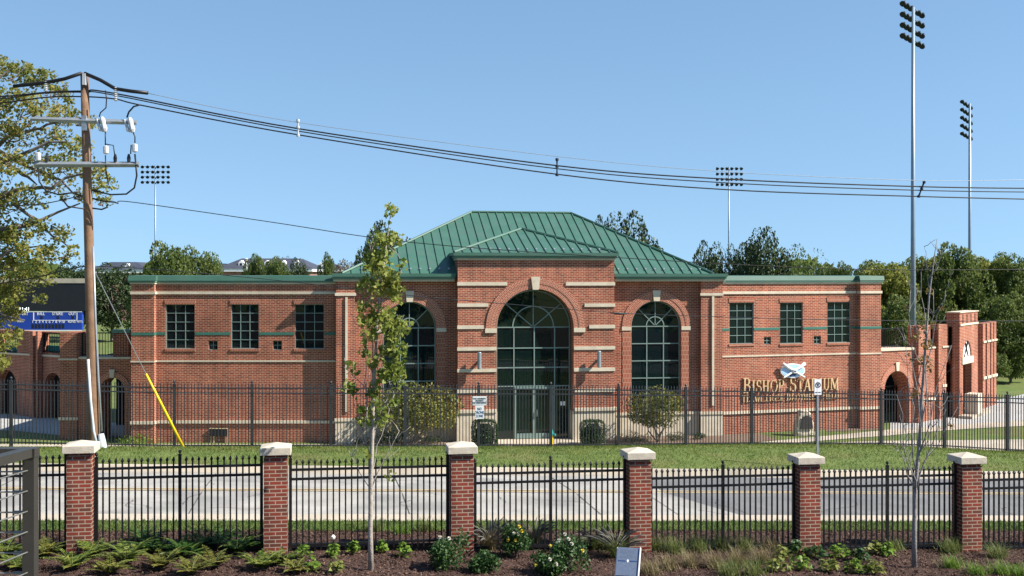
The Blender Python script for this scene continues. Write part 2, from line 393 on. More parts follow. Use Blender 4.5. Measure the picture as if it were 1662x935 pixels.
# ---- left wing
M = LW.M(bld)
sL = LW.s(545)
winsL = [LW.rect(269, 494, 316, 566), LW.rect(375, 494, 420, 566), LW.rect(478.5, 494, 526, 566)]
smL = [LW.rect(338, 553, 353, 568), LW.rect(442.5, 553, 457.5, 568)]
m = MB(); m.wall(rl(0, sL + .3, -.3, WH - .05), [rl(*r) for r in winsL + smL], 0, .35); m.build('wall', BR, bld, M)
m = MB(); m.box(-.0, .35, .352, 11, -.3, WH - .1); m.box(.352, sL + .3, 10.6, 11, -.3, WH - .1); m.build('side_wall', BR, bld, M)
m = MB(); p0, p1 = LW.s(213, .3), LW.s(250, .3); m.box(p0, p1, -.3, -.002, -.3, WH - .05); m.box(p0, 0 - .002, 0, 1.3, -.3, WH - .05); m.build('pier', BR, bld, M)
# recessed dark return by the light right face of the end pier is the pier's own side
for r in winsL:
    sash(LW, r, 3, 5, .08)
for r in smL: sash(LW, r, 2, 2, .10, 'small_window')
def bands(fr, x0, x1, spec, mat, name, d=.05, extra=None):
    m = MB()
    for (y0, y1) in spec:
        h0, h1 = WHL(y1), WHL(y0); m.box(x0, x1, -d, -.002, h0, h1)
        if extra: m.box(extra[0] , extra[1], -extra[2] - d, -extra[2] - .002, h0 , h1); m.box(extra[1], extra[1] + d, -extra[2] - d, -d - .002, h0, h1)
    m.build(name, mat, bld, fr.M(bld))
def WHL(py): return (450 - py) / 38.0 + 7.05
def holes_band(fr, x0, x1, h0, h1, cuts, d, mat, name):
    x = x0
    for a, b in sorted(cuts) + [(x1, x1)]:
        if a > x: m = MB(); m.box(x, a, -d, -.002, h0, h1); m.build(name, mat, bld, fr.M(bld))
        x = b
bands(LW, p1 + .05 + .002, sL, [(473, 477.5)], STONE, 'stone_band', .06, (p0 - .03, p1, .3))
bands(LW, p1 + .03 + .002, sL, [(584.5, 587)], STONE, 'stone_string_course', .03, (p0 - .02, p1, .3))
bands(LW, p1 + .06 + .002, sL, [(682, 686.5)], STONE, 'water_table', .07, (p0 - .03, p1, .3))
holes_band(LW, p1 + .003, sL, WHL(543.5), WHL(539), [(r[0] - .02, r[1] + .02) for r in winsL], .02, TEAL, 'green_band')
m = MB(); m.box(p0 - .01, p1 + .01, -.32, -.302, WHL(543.5), WHL(539)); m.box(p1 + .002, p1 + .012, -.3, -.022, WHL(543.5), WHL(539)); m.build('green_band', TEAL, bld, M)
for fr, wins in ((LW, winsL),):
    for r in wins:
        m = MB(); m.box(r[0] - .04, r[1] + .04, -.03, .08, r[3] + .002, r[3] + .205); m.box(r[0] - .04, r[1] + .04, -.04, .14, r[2] - .11, r[2] - .002)
        m.build('lintel_course', BRS, bld, fr.M(bld))
# ---- right wing
M = RW.M(bld)
x1R = RW.s(1430); xq0, xq1 = RW.s(1396.5, .3), RW.s(1430, .3)
winsR = [RW.rect(1184, 491, 1223, 558), RW.rect(1266, 491, 1303, 557.5), RW.rect(1343, 490, 1380, 556)]
smR = [RW.rect(1240, 547, 1251.5, 559), RW.rect(1321, 545.5, 1332.5, 558)]
m = MB(); m.wall(rl(-.15, x1R, -.3, WH - .05), [rl(*r) for r in winsR + smR], 0, .35); m.build('wall', BR, bld, M)
m = MB(); m.box(x1R - .35, x1R, .352, 11, -.3, WH - .1); m.box(0, x1R - .352, 10.6, 11, -.3, WH - .1); m.build('side_wall', BR, bld, M)
m = MB(); m.box(xq0, xq1, -.3, -.002, -.3, WH - .05); m.box(x1R + .002, xq1, 0, 1.3, -.3, WH - .05); m.build('pier', BR, bld, M)
for r in winsR: sash(RW, r, 3, 5, .07)
for r in smR: sash(RW, r, 2, 2, .08, 'small_window')
def bandR(y, t, mat, name, d, cut=None):
    h0 = RW.sh(1172, y)[1] - t; h1 = h0 + t
    x = 0.0
    for a, b in (sorted(cut) if cut else []) + [(xq0 - d - .002, 0)]:
        if a > x: m = MB(); m.box(x, a, -d, -.002, h0, h1); m.build(name, mat, bld, RW.M(bld))
        x = b
    m = MB()
    m.box(xq0 - d * .5, xq1 + d * .5, -.3 - d, -.302, h0, h1)
    m.box(xq0 - d * .5, xq0 - .002, -.3, -d - .002, h0, h1)
    m.build(name, mat, bld, RW.M(bld))
bandR(473, .12, STONE, 'stone_band', .06); bandR(577.5, .07, STONE, 'stone_string_course', .03); bandR(668.5, .12, STONE, 'water_table', .07)
bandR(533, .11, TEAL, 'green_band', .02, [(r[0] - .02, r[1] + .02) for r in winsR])
for r in winsR:
    m = MB(); m.box(r[0] - .04, r[1] + .04, -.03, .08, r[3] + .002, r[3] + .205); m.box(r[0] - .04, r[1] + .04, -.04, .10, r[2] - .11, r[2] - .002); m.build('lintel_course', BRS, bld, M)
# ---- centre flanks
M = CF.M(bld)
e0, e1 = CF.s(743, EBd), CF.s(997, EBd)
pL0, pL1 = CF.s(545.5, .25), CF.s(576, .25); pR0, pR1 = CF.s(1138, .25), CF.s(1172, .25)
aL = CF.rect(621, 490, 708, 672); aR = CF.rect(1024.5, 488.5, 1105.5, 669)
rF = (aR[1] - aR[0]) / 2; cR = (aR[0] + aR[1]) / 2; cL = aL[1] - rF
hsF = CF.sh(1065, 529.8)[1]; hbF = CF.sh(1065, 668.5)[1]
flankL = arch_loop(cL, 2 * rF, hbF, hsF); flankR = arch_loop(cR, 2 * rF, hbF, hsF)
for nm, a, b, lp in (('wall', pL0 + .1, e0 + .1, flankL), ('wall', e1 - .1, pR1 - .05, flankR)):
    m = MB(); m.wall(rl(a, b, -.3, WH), [lp], 0, .4); m.build(nm, BR, bld, M)
for a, b in ((pL0, pL1), (pR0, pR1)):
    m = MB(); m.box(a, b, -.25, -.002, -.3, WH - .02); m.build('pilaster', BR, bld, M)
    m = MB(); m.box(a - .05, b + .05, -.30, -.252, CF.sh((545 + 576) / 2 if a < 0 else 1155, 475.5, .25)[1] - .12, CF.sh((545 + 576) / 2 if a < 0 else 1155, 475.5, .25)[1]); m.build('stone_band', STONE, bld, M)
    c = a + (b - a) * .55
    m = MB(); m.box(c - .05, c + .05, -.32, -.252, 1.35, CF.sh(1155, 476, .25)[1] - .13); m.build('pilaster_strip', STONE, bld, M)
    hb = hbF
    m = MB(); m.box(a - .03, b + .03, -.31, -.2, -.3, hb - .12); m.box(a - .06, b + .06, -.35, -.2, hb - .118, hb); m.build('stone_base', STONE, bld, M)
for a, b in ((pL1 + .031, e0 - .005), (e1 + .005, pR0 - .031)):
    m = MB(); m.box(a, b, -.06, -.002, -.3, hbF - .12); m.box(a, b, -.11, -.002, hbF - .118, hbF - .003); m.build('stone_base', STONE, bld, M)
def archwin(fr, cx, r, hb, hs, cols, rows, d, rin, gl, t=.022, name='arched_window', radial=(45, 90, 135), bottom=True):
    """cols: x positions; rows: heights; fan of bars in the half round"""
    M = fr.M(bld); f = MB(); T = .06
    f.box(cx - r, cx - r + T, d - .03, d + .05, hb, hs); f.box(cx + r - T, cx + r, d - .03, d + .05, hb, hs)
    if bottom: f.box(cx - r + T, cx + r - T, d - .03, d + .05, hb, hb + T)
    f.ring(cx, hs, r - T, r, d - .03, d + .05, 32)
    for h in rows: f.box(cx - r + T, cx + r - T, d - .027, d + .04, h - t, h + t)
    rs = sorted(rows + [hb + (T if bottom else 0) - t, hs - t])
    lo = [h for h in sorted(rows)]
    zz = [hb + (T if bottom else 0)] + [v for h in lo for v in (h - t, h + t)]
    for c in cols:
        z = hb + (T if bottom else 0)
        for h in lo:
            if h - t > z: f.box(c - t, c + t, d - .024, d + .04, z, h - t)
            z = h + t
    if rin:
        f.ring(cx, hs + t, rin - t, rin + t, d - .028, d + .04, 24)
        for a in radial:
            ca, sa = math.cos(R(a)), math.sin(R(a)); r0, r1 = (rin + t) if a != 90 else rin + t, r - T + .01
            for (u0, u1) in ((r0, r1),) + (((.05, rin - t),) if a != 90 or True else ()):
                px_, pz_ = -sa * t * .8, ca * t * .8
                q = [(cx + ca * u0 + px_, hs + t + sa * u0 + pz_), (cx + ca * u0 - px_, hs + t + sa * u0 - pz_), (cx + ca * u1 - px_, hs + t * .5 + sa * u1 - pz_), (cx + ca * u1 + px_, hs + t * .5 + sa * u1 + pz_)]
                f.prism(q, d - .025, d + .035)
    fo = f.build(name, MULL, bld, M)
    g = MB(); lp = arch_loop(cx, 2 * r - .02, hb + .01, hs); g.prism(lp, d + .012, d + .026); g.build('pane', gl, fo, M)
    return fo
H = lambda py, d=0, px=1065: CF.sh(px, py, d)[1]
for cx in (cL, cR):
    w6 = rF * .335
    archwin(CF, cx, rF, hbF, hsF, [cx - w6, cx + w6], [H(530), H(558), H(586), H(614), H(642)], .20, .40, GLASS)
    m = MB(); m.ring(cx, hsF, rF + .002, rF + .20, -.03, .0 - .002, 40); m.ring(cx, hsF, rF + .203, rF + .41, -.045, -.002, 40); m.build('arch_surround', BRV, bld, M)
    for sg in (-1, 1):
        m = MB(); a, b = sorted((cx + sg * (rF + .002), cx + sg * (rF + .43))); m.box(a, b, -.06, -.002, hsF - .17, hsF + .0 - .001); m.build('impost_stone', STONE, bld, M)
        m = MB(); a, b = sorted((cx + sg * (rF + .002), cx + sg * (rF + .40))); m.box(a, b, -.028, -.002, hbF + .001, hsF - .172); m.build('brick_jamb', BRS, bld, M)
    m = MB(); m.prism([(cx - .13, hsF + rF - .02), (cx + .13, hsF + rF - .02), (cx + .19, hsF + rF + .45), (cx - .19, hsF + rF + .45)], -.09, -.047); m.build('keystone', STONE, bld, M)
# ---- entrance block
D = EBd; He = lambda py, px=870: CF.sh(px, py, D)[1]
hE = He(420); ac = CF.rect(806, 468, 931, 709, D); cE = (ac[0] + ac[1]) / 2; rE = (ac[1] - ac[0]) / 2; hsE = He(532.5)
MD = CF.M(bld) @ Matrix.Translation((0, -D, 0))
m = MB(); m.wall(rl(e0, e1, -.3, hE), [arch_loop(cE, 2 * rE, -.25, hsE, 32)], 0, .7)
m.box(e0, e0 + .4, .702, 1.2, WH - .2, hE); m.box(e1 - .4, e1, .702, 1.2, WH - .2, hE); m.build('entrance_wall', BR, bld, MD)
m = MB(); m.ring(cE, hsE, rE + .002, rE + .22, -.035, -.002, 60); m.ring(cE, hsE, rE + .223, rE + .47, -.05, -.002, 60); m.build('arch_surround', BRV, bld, MD)
m = MB(); m.prism([(cE - .13, hsE + rE - .03), (cE + .13, hsE + rE - .03), (cE + .20, hsE + rE + .52), (cE - .20, hsE + rE + .52)], -.11, -.052); m.build('keystone', STONE, bld, MD)
def ebx(px): return CF.s(px, D)
bl = {0: [], 1: []}
for (xa, xb, ya, yb) in ((742, 823, 458, 463.5), (742, 792.5, 492.5, 498), (742, 785, 528, 534), (742, 805.7, 563.5, 569), (742, 805.7, 598.5, 604), (742, 805.7, 632, 637.5), (918, 998, 458, 463.5), (948.5, 998, 492.5, 498), (956, 998, 527.5, 533), (931.3, 998, 562, 567.5), (931.3, 998, 597, 602.5), (931.3, 998, 631, 636)):
    h1, h0 = He(ya, (xa + xb) / 2), He(yb, (xa + xb) / 2)
    m = MB(); m.box(ebx(xa), ebx(xb), -.05 - (.02 if False else 0), -.002, h0, h1); m.build('stone_band', STONE, bld, MD)
for sg in (-1, 1):
    m = MB(); a, b = sorted((cE + sg * (rE + .003), cE + sg * (rE + .50))); m.box(a, b, -.075, -.002, hsE - .19, hsE - .002); m.build('impost_stone', STONE, bld, MD)
    a, b = (e0, cE - rE) if sg < 0 else (cE + rE, e1)
    hl = He(665, 775)
    m = MB(); m.box(a - (.05 if sg < 0 else -.002), b + (.05 if sg > 0 else -.002), -.06, .10 if False else -.002, -.3, hl - .13)
    m.box(a - (.10 if sg < 0 else -.002), b + (.10 if sg > 0 else -.002), -.12, -.002, hl - .128, hl)
    if sg < 0: m.box(e0 - .05, e0 - .002, 0, D, -.3, hl - .13); m.box(e0 - .10, e0 - .002, 0, D, hl - .128, hl)
    else: m.box(e1 + .002, e1 + .05, 0, D, -.3, hl - .13); m.box(e1 + .002, e1 + .10, 0, D, hl - .128, hl)
    m.build('stone_base', STONE, bld, MD)
    # inner jamb stone
    m = MB(); x = cE + sg * rE; a, b = sorted((x - sg * .04, x - sg * .002)); m.box(a, b, -.05, .5, -.25, hl - .13); m.build('jamb_stone', STONE, bld, MD)
gx = lambda px: CF.s(px, D - .55)
colsE = [gx(834), gx(867), gx(900)]
FE = Fr(575, 49.85, 9); 
dE = .55
class Fo:   # entrance frame set forward
    def __init__(s): pass
    def M(s, root): return MD
rows = [He(532, 867), He(566), He(598), He(628.5)]
mm = MB()
fo = archwin(Fo(), cE, rE - .04, 0.02, hsE, colsE, rows, dE, (colsE[2] - colsE[0]) / 2, GLASS2, .024, 'entrance_glazing', (40, 90, 140), bottom=False)
ht = rows[-1]
for k, (a, b) in enumerate(((colsE[0], colsE[1]), (colsE[1], colsE[2]))):
    f = MB(); t = .06; y0, y1 = dE - .06, dE - .029
    a += .034; b -= .004 if k == 0 else .034
    if k == 1: a -= .03
    f.box(a, a + t, y0, y1, .04, ht - .035); f.box(b - t, b, y0, y1, .04, ht - .035); f.box(a + t, b - t, y0, y1, .04, .26); f.box(a + t, b - t, y0, y1, ht - .12, ht - .035)
    do = f.build('door', MULL, bld, MD)
    hx = b - .10 if k == 0 else a + .10
    h = MB(); h.tube([(hx, y0 - .001, 1.0), (hx, y0 - .06, 1.0), (hx, y0 - .06, 1.28), (hx, y0 - .001, 1.28)], .014, 6); h.build('handle', ALU, do, MD)
m = MB(); m.box(colsE[2] + .25, colsE[2] + .47, dE - .045, dE - .03, 1.45, 1.62); m.build('door_notice', WHITE, bld, MD)
m = MB(); m.box(e0 - .02, e1 + .02, 0, 1, -.02, .045) ; m.build('threshold', CONC, bld, CF.M(bld))
# wall lamps on the entrance block
for px in (776.5, 969.5):
    m = MB(); c = ebx(px); r = .085
    m.box(c - .04, c + .04, -.30, -.002, He(586) - .05, He(586) + .05); lo = m.build('lamp_arm', ALU, bld, MD)
    m = MB(); m.lathe([(r * .9, He(597)), (r, He(597) + .02), (r, He(570) - .02), (r * .9, He(570))], 16, (c, -.33, 0)); l = m.build('wall_lamp', ALU, bld, MD, smooth=False)
# ---- copings
def coping(fr, x0, x1, y0, h, t=.32, d=.10, depth=.6, ends=True):
    M = fr.M(bld)
    m = MB(); m.box(x0 - (d * .5), x1 + d * .5, -d * .55 - y0, depth, h - t, h - t + .075); m.build('coping_stone', STONE, bld, M)
    m = MB(); m.box(x0 - d * .8, x1 + d * .8, -d - y0, depth, h - t + .077, h - .172); m.build('fascia', GREEN_L, bld, M)
    m = MB(); a, b = x0 - d, x1 + d; y = -d * 1.3 - y0
    m.prism([(0, 0), (1, 0)], 0, 1) if False else None
    V = [(a, y, h - .17), (b, y, h - .17), (b, y + .06, h + .04), (a, y + .06, h + .04), (a, depth, h - .17), (b, depth, h - .17), (b, depth, h + .06), (a, depth, h + .06)]
    for q in ((0,1,2,3),(3,2,6,7),(4,7,6,5),(0,3,7,4),(1,5,6,2),(0,4,5,1)): m.face([V[i] for i in q])
    m.build('metal_coping', GREEN, bld, M)
coping(LW, p1 + .10, sL - .05, 0, 7.07); coping(LW, p0, p1, .3, 7.075, depth=1.2)
coping(RW, 0.06, xq0 - .1, 0, 7.07); coping(RW, xq0, xq1, .3, 7.075, depth=1.2)
def flatroof(fr, x0, x1):
    m = MB(); m.box(x0, x1, .352, 10.598, 6.5, 6.75); m.build('flat_roof', GUT, bld, fr.M(bld))
flatroof(LW, .352, sL); flatroof(RW, 0, x1R - .352)
# centre eaves
M = CF.M(bld); q0, q1 = pL0 - .12, pR1 + .12; he = WH + .13
m = MB(); m.box(q0, e0 - .1, -.33, 0, WH - .18, WH - .09); m.box(e1 + .1, q1, -.33, 0, WH - .18, WH - .09); m.build('coping_stone', STONE, bld, M)
m = MB(); m.box(q0 - .04, e0 - .1, -.42, 0, WH - .088, WH + .02); m.box(e1 + .1, q1 + .04, -.42, 0, WH - .088, WH + .02); m.build('fascia', GREEN_L, bld, M)
m = MB(); m.box(q0 - .06, e0 - .05, -.50, 0, WH + .022, he + .03); m.box(e1 + .05, q1 + .06, -.50, 0, WH + .022, he + .03); m.build('gutter', GREEN, bld, M)
m = MB(); m.box(q0 + .2, q1 - .2, .9, 11, 1, WH + .1); m.build('core_wall', BR, bld, M)
# hip roof: ridge traced at its depth
hr0 = he; y0 = -.46
run = 5.9
rg0 = CF.s(765, -run); rg1 = CF.s(926, -run); hrd = CF.sh(765, 345, -run)[1]
hx0, hx1 = CF.s(555, .4), CF.s(1157, .4); yb = run * 2
A, B, C_, D_ = (hx0, y0, hr0), (hx1, y0, hr0), (hx1, yb, hr0), (hx0, yb, hr0); E_, F_ = (rg0, run, hrd), (rg1, run, hrd)
m = MB(); m.face([A, B, F_, E_]); m.face([B, C_, F_]); m.face([C_, D_, E_, F_]); m.face([D_, A, E_]); m.face([A, D_, C_, B])
roof = m.build('roof', GREEN, bld, M)
def seam_lines(a, b, e, f, pitch, name, par, h=.045, w=.02):
    """ribs running up a roof plane a-b (eave) to e-f (top)"""
    a, b, e, f = map(Vector, (a, b, e, f)); L = (b - a).length; ux = (b - a) / L
    up = ((e - a) - ux * (e - a).dot(ux)); Hh = up.length; up /= Hh; nrm = ux.cross(up); 
    if nrm.z < 0: nrm = -nrm
    se, sf = (e - a).dot(ux), (f - a).dot(ux); m = MB(); n = int(L / pitch); tops = []
    for i in range(1, n + 1):
        s = i * pitch
        if s > L - .1: break
        t = 1.0
        if s < se: t = s / se
        elif s > sf: t = (L - s) / (L - sf)
        if t * Hh < .1: continue
        p, q = a + ux * s, a + ux * s + up * (t * Hh)
        V = [p - ux * w, p + ux * w, q + ux * w, q - ux * w]; V2 = [v + nrm * h for v in V]
        m.face(V2); m.face([V[0], V[1], V2[1], V2[0]]); m.face([V[1], V[2], V2[2], V2[1]]); m.face([V[3], V[0], V2[0], V2[3]]); m.face([V[2], V[3], V2[3], V2[2]])
        if t * Hh > .6: tops.append(p + up * .42 + nrm * .05)
    m.build(name, GREEN, par, M)
    return tops
tops = seam_lines(A, B, E_, F_, .415, 'standing_seam', roof)
seam_lines(B, C_, F_, F_, .415, 'standing_seam', roof); seam_lines(D_, A, E_, E_, .415, 'standing_seam', roof)
m = MB()
for p, q in ((A, E_), (B, F_), (C_, F_), (D_, E_), (E_, F_)): m.tube([Vector(p) + Vector((0, 0, .04)), Vector(q) + Vector((0, 0, .03))], .06, 6)
m.build('ridge_cap', GREEN, roof, M)
m = MB()
for k, p in enumerate(tops):
    m.lathe([(.035, p.z - .03), (.055, p.z), (.04, p.z + .05)], 6, (p.x, p.y, 0)) if not (e0 - .1 < p.x < e1 + .1) else None
# entrance roof
hc = He(411, 868); f0, f1 = e0 - .18, e1 + .14; yf = -D - .2; ry = (f1 - f0) / 2
cxE = (f0 + f1) / 2 - .1; hap = CF.sh(858, 372.5, D - ry)[1]
a, b, e = (f0, yf, hc), (f1, yf, hc), (cxE, yf + ry, hap)
m2 = MB(); bk = 8
m2.face([a, b, e]); m2.face([b, (f1, bk, hc), (cxE, bk, hap), e]); m2.face([a, e, (cxE, bk, hap), (f0, bk, hc)]); m2.face([a, (f0, bk, hc), (f1, bk, hc), b]); m2.face([(f1, bk, hc), (f0, bk, hc), (cxE, bk, hap)])
eroof = m2.build('entrance_roof', GREEN, bld, M)
tp2 = seam_lines(a, b, e, e, .40, 'standing_seam', eroof)
for p in tp2: m.lathe([(.035, p.z - .03), (.055, p.z), (.04, p.z + .05)], 6, (p.x, p.y, 0))
m.build('snow_guards', ALU, roof, M)
m = MB(); m.tube([Vector(a) + Vector((0, 0, .03)), Vector(e) + Vector((0, 0, .03))], .07, 6); m.tube([Vector(b) + Vector((0, 0, .03)), Vector(e) + Vector((0, 0, .03))], .07, 6); m.tube([Vector(e) + Vector((0, 0, .03)), (cxE, 6, hap + .03)], .07, 6); m.build('ridge_cap', GREEN, eroof, M)
m = MB(); m.box(e0 - .03, e1 + .03, -D - .06, 1.0, hE - .06, hE + .02); m.build('coping_stone', STONE, bld, M)
m = MB(); m.box(e0 - .10, e1 + .08, -D - .14, 1.0, hE + .022, hE + .12); m.build('fascia', GREEN_L, bld, M)
m = MB(); m.box(f0 - .02, f1 + .02, yf - .03, 1.0, hE + .122, hc + .02); m.build('gutter', GREEN, bld, M)
# ---------------------------------------------------------------- curved arcades either side
def seg(p0, p1):   # frame along pixel/depth points
    (xa, ya), (xb, yb) = p0, p1
    A = Vector(((xa - CX) / FPX * ya, ya)); B = Vector(((xb - CX) / FPX * yb, yb)); d = B - A
    return Fr(xa, ya, math.degrees(math.atan2(d.y, d.x))), d.length
arcR = thing('brick_arcade', 'curved red brick arcade with tall arches and raised gate tower, right of the building', 'arcade', (19, 57, ZB))
SA, LA = seg((1430, 55.5), (1483, 56.6)); SB, LB = seg((1483, 56.6), (1551, 59.3)); SC, LC = seg((1551, 59.3), (1617, 66.5))
def part(mb, name, mat, fr, root, **k): return mb.build(name, mat, root, fr.M(root), **k)
def archpx(fr, x0, x1, ytop, hb=-.2, d=0):
    a, b = fr.s(x0, d), fr.s(x1, d); ht = fr.sh((x0 + x1) / 2, ytop, d)[1]; r = (b - a) / 2
    return arch_loop((a + b) / 2, b - a, hb, ht - r)
hP = SA.sh(1455, 569)[1]
# segment A
a1 = archpx(SA, 1435, 1475, 602); r1 = (a1[1][0] - a1[0][0]) / 2; c1 = a1[0][0] + r1; s1 = a1[2][1]
m = MB(); m.wall(rl(-.3, LA - .01, -.3, hP), [a1], 0, .9); part(m, 'wall', BR, SA, arcR)
m = MB(); m.ring(c1, s1, r1 + .003, r1 + .30, -.04, -.002, 30); part(m, 'arch_surround', BRV, SA, arcR)
m = MB(); m.prism([(c1 - .08, s1 + r1), (c1 + .08, s1 + r1), (c1 + .12, s1 + r1 + .42), (c1 - .12, s1 + r1 + .42)], -.09, -.043); part(m, 'keystone', STONE, SA, arcR)
m = MB(); m.box(-.3, LA, -.06, .9, hP + .002, hP + .12); part(m, 'stone_band', STONE, SA, arcR)
def railing(fr, x0, x1, y, h0, h1, root, mat=BLACK, name='railing', pitch=.12):
    m = MB(); m.box(x0, x1, y - .025, y + .025, h1 - .05, h1); m.box(x0, x1, y - .02, y + .02, h0 + .05, h0 + .09)
    n = int((x1 - x0) / pitch)
    for i in range(n + 1):
        x = x0 + (x1 - x0) * i / n; w_ = .028 if i in (0, n) else .010
        m.box(x - w_, x + w_, y - w_ * .9, y + w_ * .9, h0, h1 - .052)
    return part(m, name, mat, fr, root)
railing(SA, -.25, LA - .35, .4, hP + .12, SA.sh(1455, 533)[1], arcR)
railing(SA, a1[0][0] + .05, a1[1][0] - .05, .7, 0, s1 + .05, arcR, name='gate')
def dark(fr, x0, x1, h0, h1, y, root, name='dark_interior'):  # near-black sheet stands in for the shade inside an opening
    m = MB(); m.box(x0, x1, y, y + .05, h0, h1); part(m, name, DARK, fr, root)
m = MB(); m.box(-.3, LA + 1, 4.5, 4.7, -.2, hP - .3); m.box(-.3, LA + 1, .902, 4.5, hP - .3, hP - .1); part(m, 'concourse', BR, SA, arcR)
# segment B: piers, gap, arch
def h_(fr, px, py, d=0): return fr.sh(px, py, d)[1]
topB = h_(SB, 1500, 528); bandB = h_(SB, 1500, 564)
gp = SB.rect(1510, 530, 1519, 562); gq = SB.rect(1539, 530, 1550, 560)
ab = archpx(SB, 1535.5, 1548, 583)
out = [(0, -.3), (LB + .15, -.3), (LB + .15, bandB), (gq[0], bandB), (gq[0], topB), (gp[1], topB), (gp[1], bandB), (gp[0], bandB), (gp[0], topB), (0, topB)]
m = MB(); m.wall(out, [ab], 0, .3); part(m, 'wall', BR, SB, arcR)
m = MB(); m.box(ab[0][0] - .3, ab[1][0] + .3, .42, .5, -.2, bandB - .3); part(m, 'dark_interior', DARK, SB, arcR)  # black sheet close behind the arch, painting its depth as shade
m = MB(); m.box(gq[0] + .005, gq[1], .2, .28, bandB, topB - .15); m.box(gp[0] + .005, gp[1] - .005, .2, .28, bandB, topB - .15); part(m, 'parapet_gap_fill', BLACK, SB, arcR)  # black sheets stand in for the shade in the parapet gaps
m = MB()
for (xa, xb, dd) in ((1491, 1500, .22), (1523.5, 1529, .16), (1556.5, 1560, .16)):
    m2_ = MB(); x0 = SB.s(xa, dd); x1 = SB.s(xb, dd); m2_.box(x0, x1, -dd, -.002, -.3, topB + .02); part(m2_, 'pier', BR, SB, arcR)
m = MB(); m.box(.5, SB.s(1518, 0), -.05, -.002, bandB - .08, bandB); m.box(SB.s(1529), LB - .05, -.05, -.002, bandB - .08, bandB); part(m, 'stone_band', STONE, SB, arcR)
m = MB(); hw = h_(SB, 1540, 627); m.box(.5, SB.s(1517), -.06, -.002, h_(SB, 1495, 652), h_(SB, 1495, 652) + .12); m.box(SB.s(1529), ab[0][0] - .03, -.06, -.002, hw, hw + .13); part(m, 'water_table', STONE, SB, arcR)
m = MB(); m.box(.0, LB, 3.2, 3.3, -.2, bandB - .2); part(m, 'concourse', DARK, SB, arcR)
railing(SB, ab[0][0] + .03, ab[1][0] - .03, .2, 0, ab[2][1] + .1, arcR, name='gate', pitch=.11)
# segment C: gate tower and end piers
topC = h_(SC, 1600, 524); bandC = h_(SC, 1592, 552)
t0, t1 = SC.s(1557.5, .35), SC.s(1587, .35); hT = h_(SC, 1570, 507, .35)
ac_ = archpx(SC, 1584.5, 1593, 577)
dr = SC.rect(1563, 585, 1577, 664, .35)
g3 = SC.rect(1587.5, 524, 1595.5, 552)
out = [(0, -.3), (LC, -.3), (LC, topC), (g3[1], topC), (g3[1], bandC), (g3[0], bandC), (g3[0], topC), (0, topC)]
tp = archpx(SC, 1563, 1577, 553, hb=dr[2], d=.35)
m = MB(); m.wall(out, [archpx(SC, 1588, 1595.5, 577), [(dr[0] - .1, -.25), (dr[1] + .1, -.25), (dr[1] + .1, dr[3] + 1.2), (dr[0] - .1, dr[3] + 1.2)]], 0, .3); part(m, 'wall', BR, SC, arcR)
m = MB(); m.wall(rl(t0, t1, -.3, hT), [[(p[0], p[1]) for p in tp]], -.35, -.002); m.box(t0, t1, 0.0, .30, topC + .01, hT - .001)
part(m, 'gate_tower', BR, SC, arcR)
m = MB(); m.box(t0 + .02, t1 - .02, -.40, -.352, h_(SC, 1570, 526, .35) - .05, h_(SC, 1570, 526, .35) + .05); part(m, 'stone_band', STONE, SC, arcR); m = MB(); m.box(t0 - .05, t1 + .05, -.40, .33, hT + .002, hT + .05); part(m, 'stone_band', STONE, SC, arcR)
for i in range(4):
    x = t0 + (t1 - t0) * (.17 + .22 * i); z = h_(SC, 1570, 517, .35); m = MB(); m.box(x - .07, x + .07, -.36, -.352, z - .28, z + .22); part(m, 'slot', DARK, SC, arcR)
r = (tp[1][0] - tp[0][0]) / 2; ct = tp[0][0] + r; hs_ = tp[2][1]
lint = h_(SC, 1570, 586, .35); 
m = MB(); m.prism([(ct - r + .02, lint + .25)] + [(ct + r - .02, lint + .25)] + [(ct + (r - .02) * math.cos(math.pi * i / 16), hs_ + (r - .02) * math.sin(math.pi * i / 16)) for i in range(17)], -.28, -.2); tym = part(m, 'tympanum', WHITE, SC, arcR)
m = MB(); m.box(ct - r - .25, ct + r + .25, -.40, -.10, lint - .12, lint + .22); part(m, 'lintel', STONE, SC, arcR)
# crossed bats and cap on the tympanum
m = MB()
zc = lint + .25 + (hs_ + r - lint - .25) * .45
for sg in (-1, 1):
    m.tube([(ct - sg * .45, -.29, zc - .45), (ct + sg * .38, -.29, zc + .5)], .035, 6, radii=[.03, .065]) 
m.build('relief', DARK, tym, SC.M(arcR))
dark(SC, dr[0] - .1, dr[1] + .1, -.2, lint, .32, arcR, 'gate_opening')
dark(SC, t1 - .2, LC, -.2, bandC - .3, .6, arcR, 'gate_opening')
m = MB(); m.box(g3[0] + .01, g3[1] - .01, .2, .28, bandC, topC - .2); part(m, 'parapet_gap_fill', BLACK, SC, arcR)  # same black infill, shade painted into this gap
for (xa, xb) in ((1595.5, 1599.5), (1602, 1607), (1609, 1612), (1613.5, 1617)):
    x0, x1 = SC.s(xa, .35), SC.s(xb, .35); m = MB(); m.box(x0, x1, -.35, -.002, -.3, topC + .02); part(m, 'pier', BR, SC, arcR)
    m = MB(); m.box(x0 - .04, x1 + .04, -.41, -.352, bandC - .1, bandC); part(m, 'stone_band', STONE, SC, arcR); m = MB(); z = h_(SC, (xa + xb) / 2, 612 - (xa - 1595) * .25, .35); m.box(x0 - .04, x1 + .04, -.42, -.352, z - .12, z + .02); part(m, 'stone_band', STONE, SC, arcR)
m = MB(); z = h_(SC, 1588, 616, .0); m.box(SC.s(1588) - .8, SC.s(1596), -.07, -.002, z, z + .14); m.box(t1 + .01, SC.s(1595), -.05, -.002, bandC - .1, bandC); part(m, 'water_table', STONE, SC, arcR)
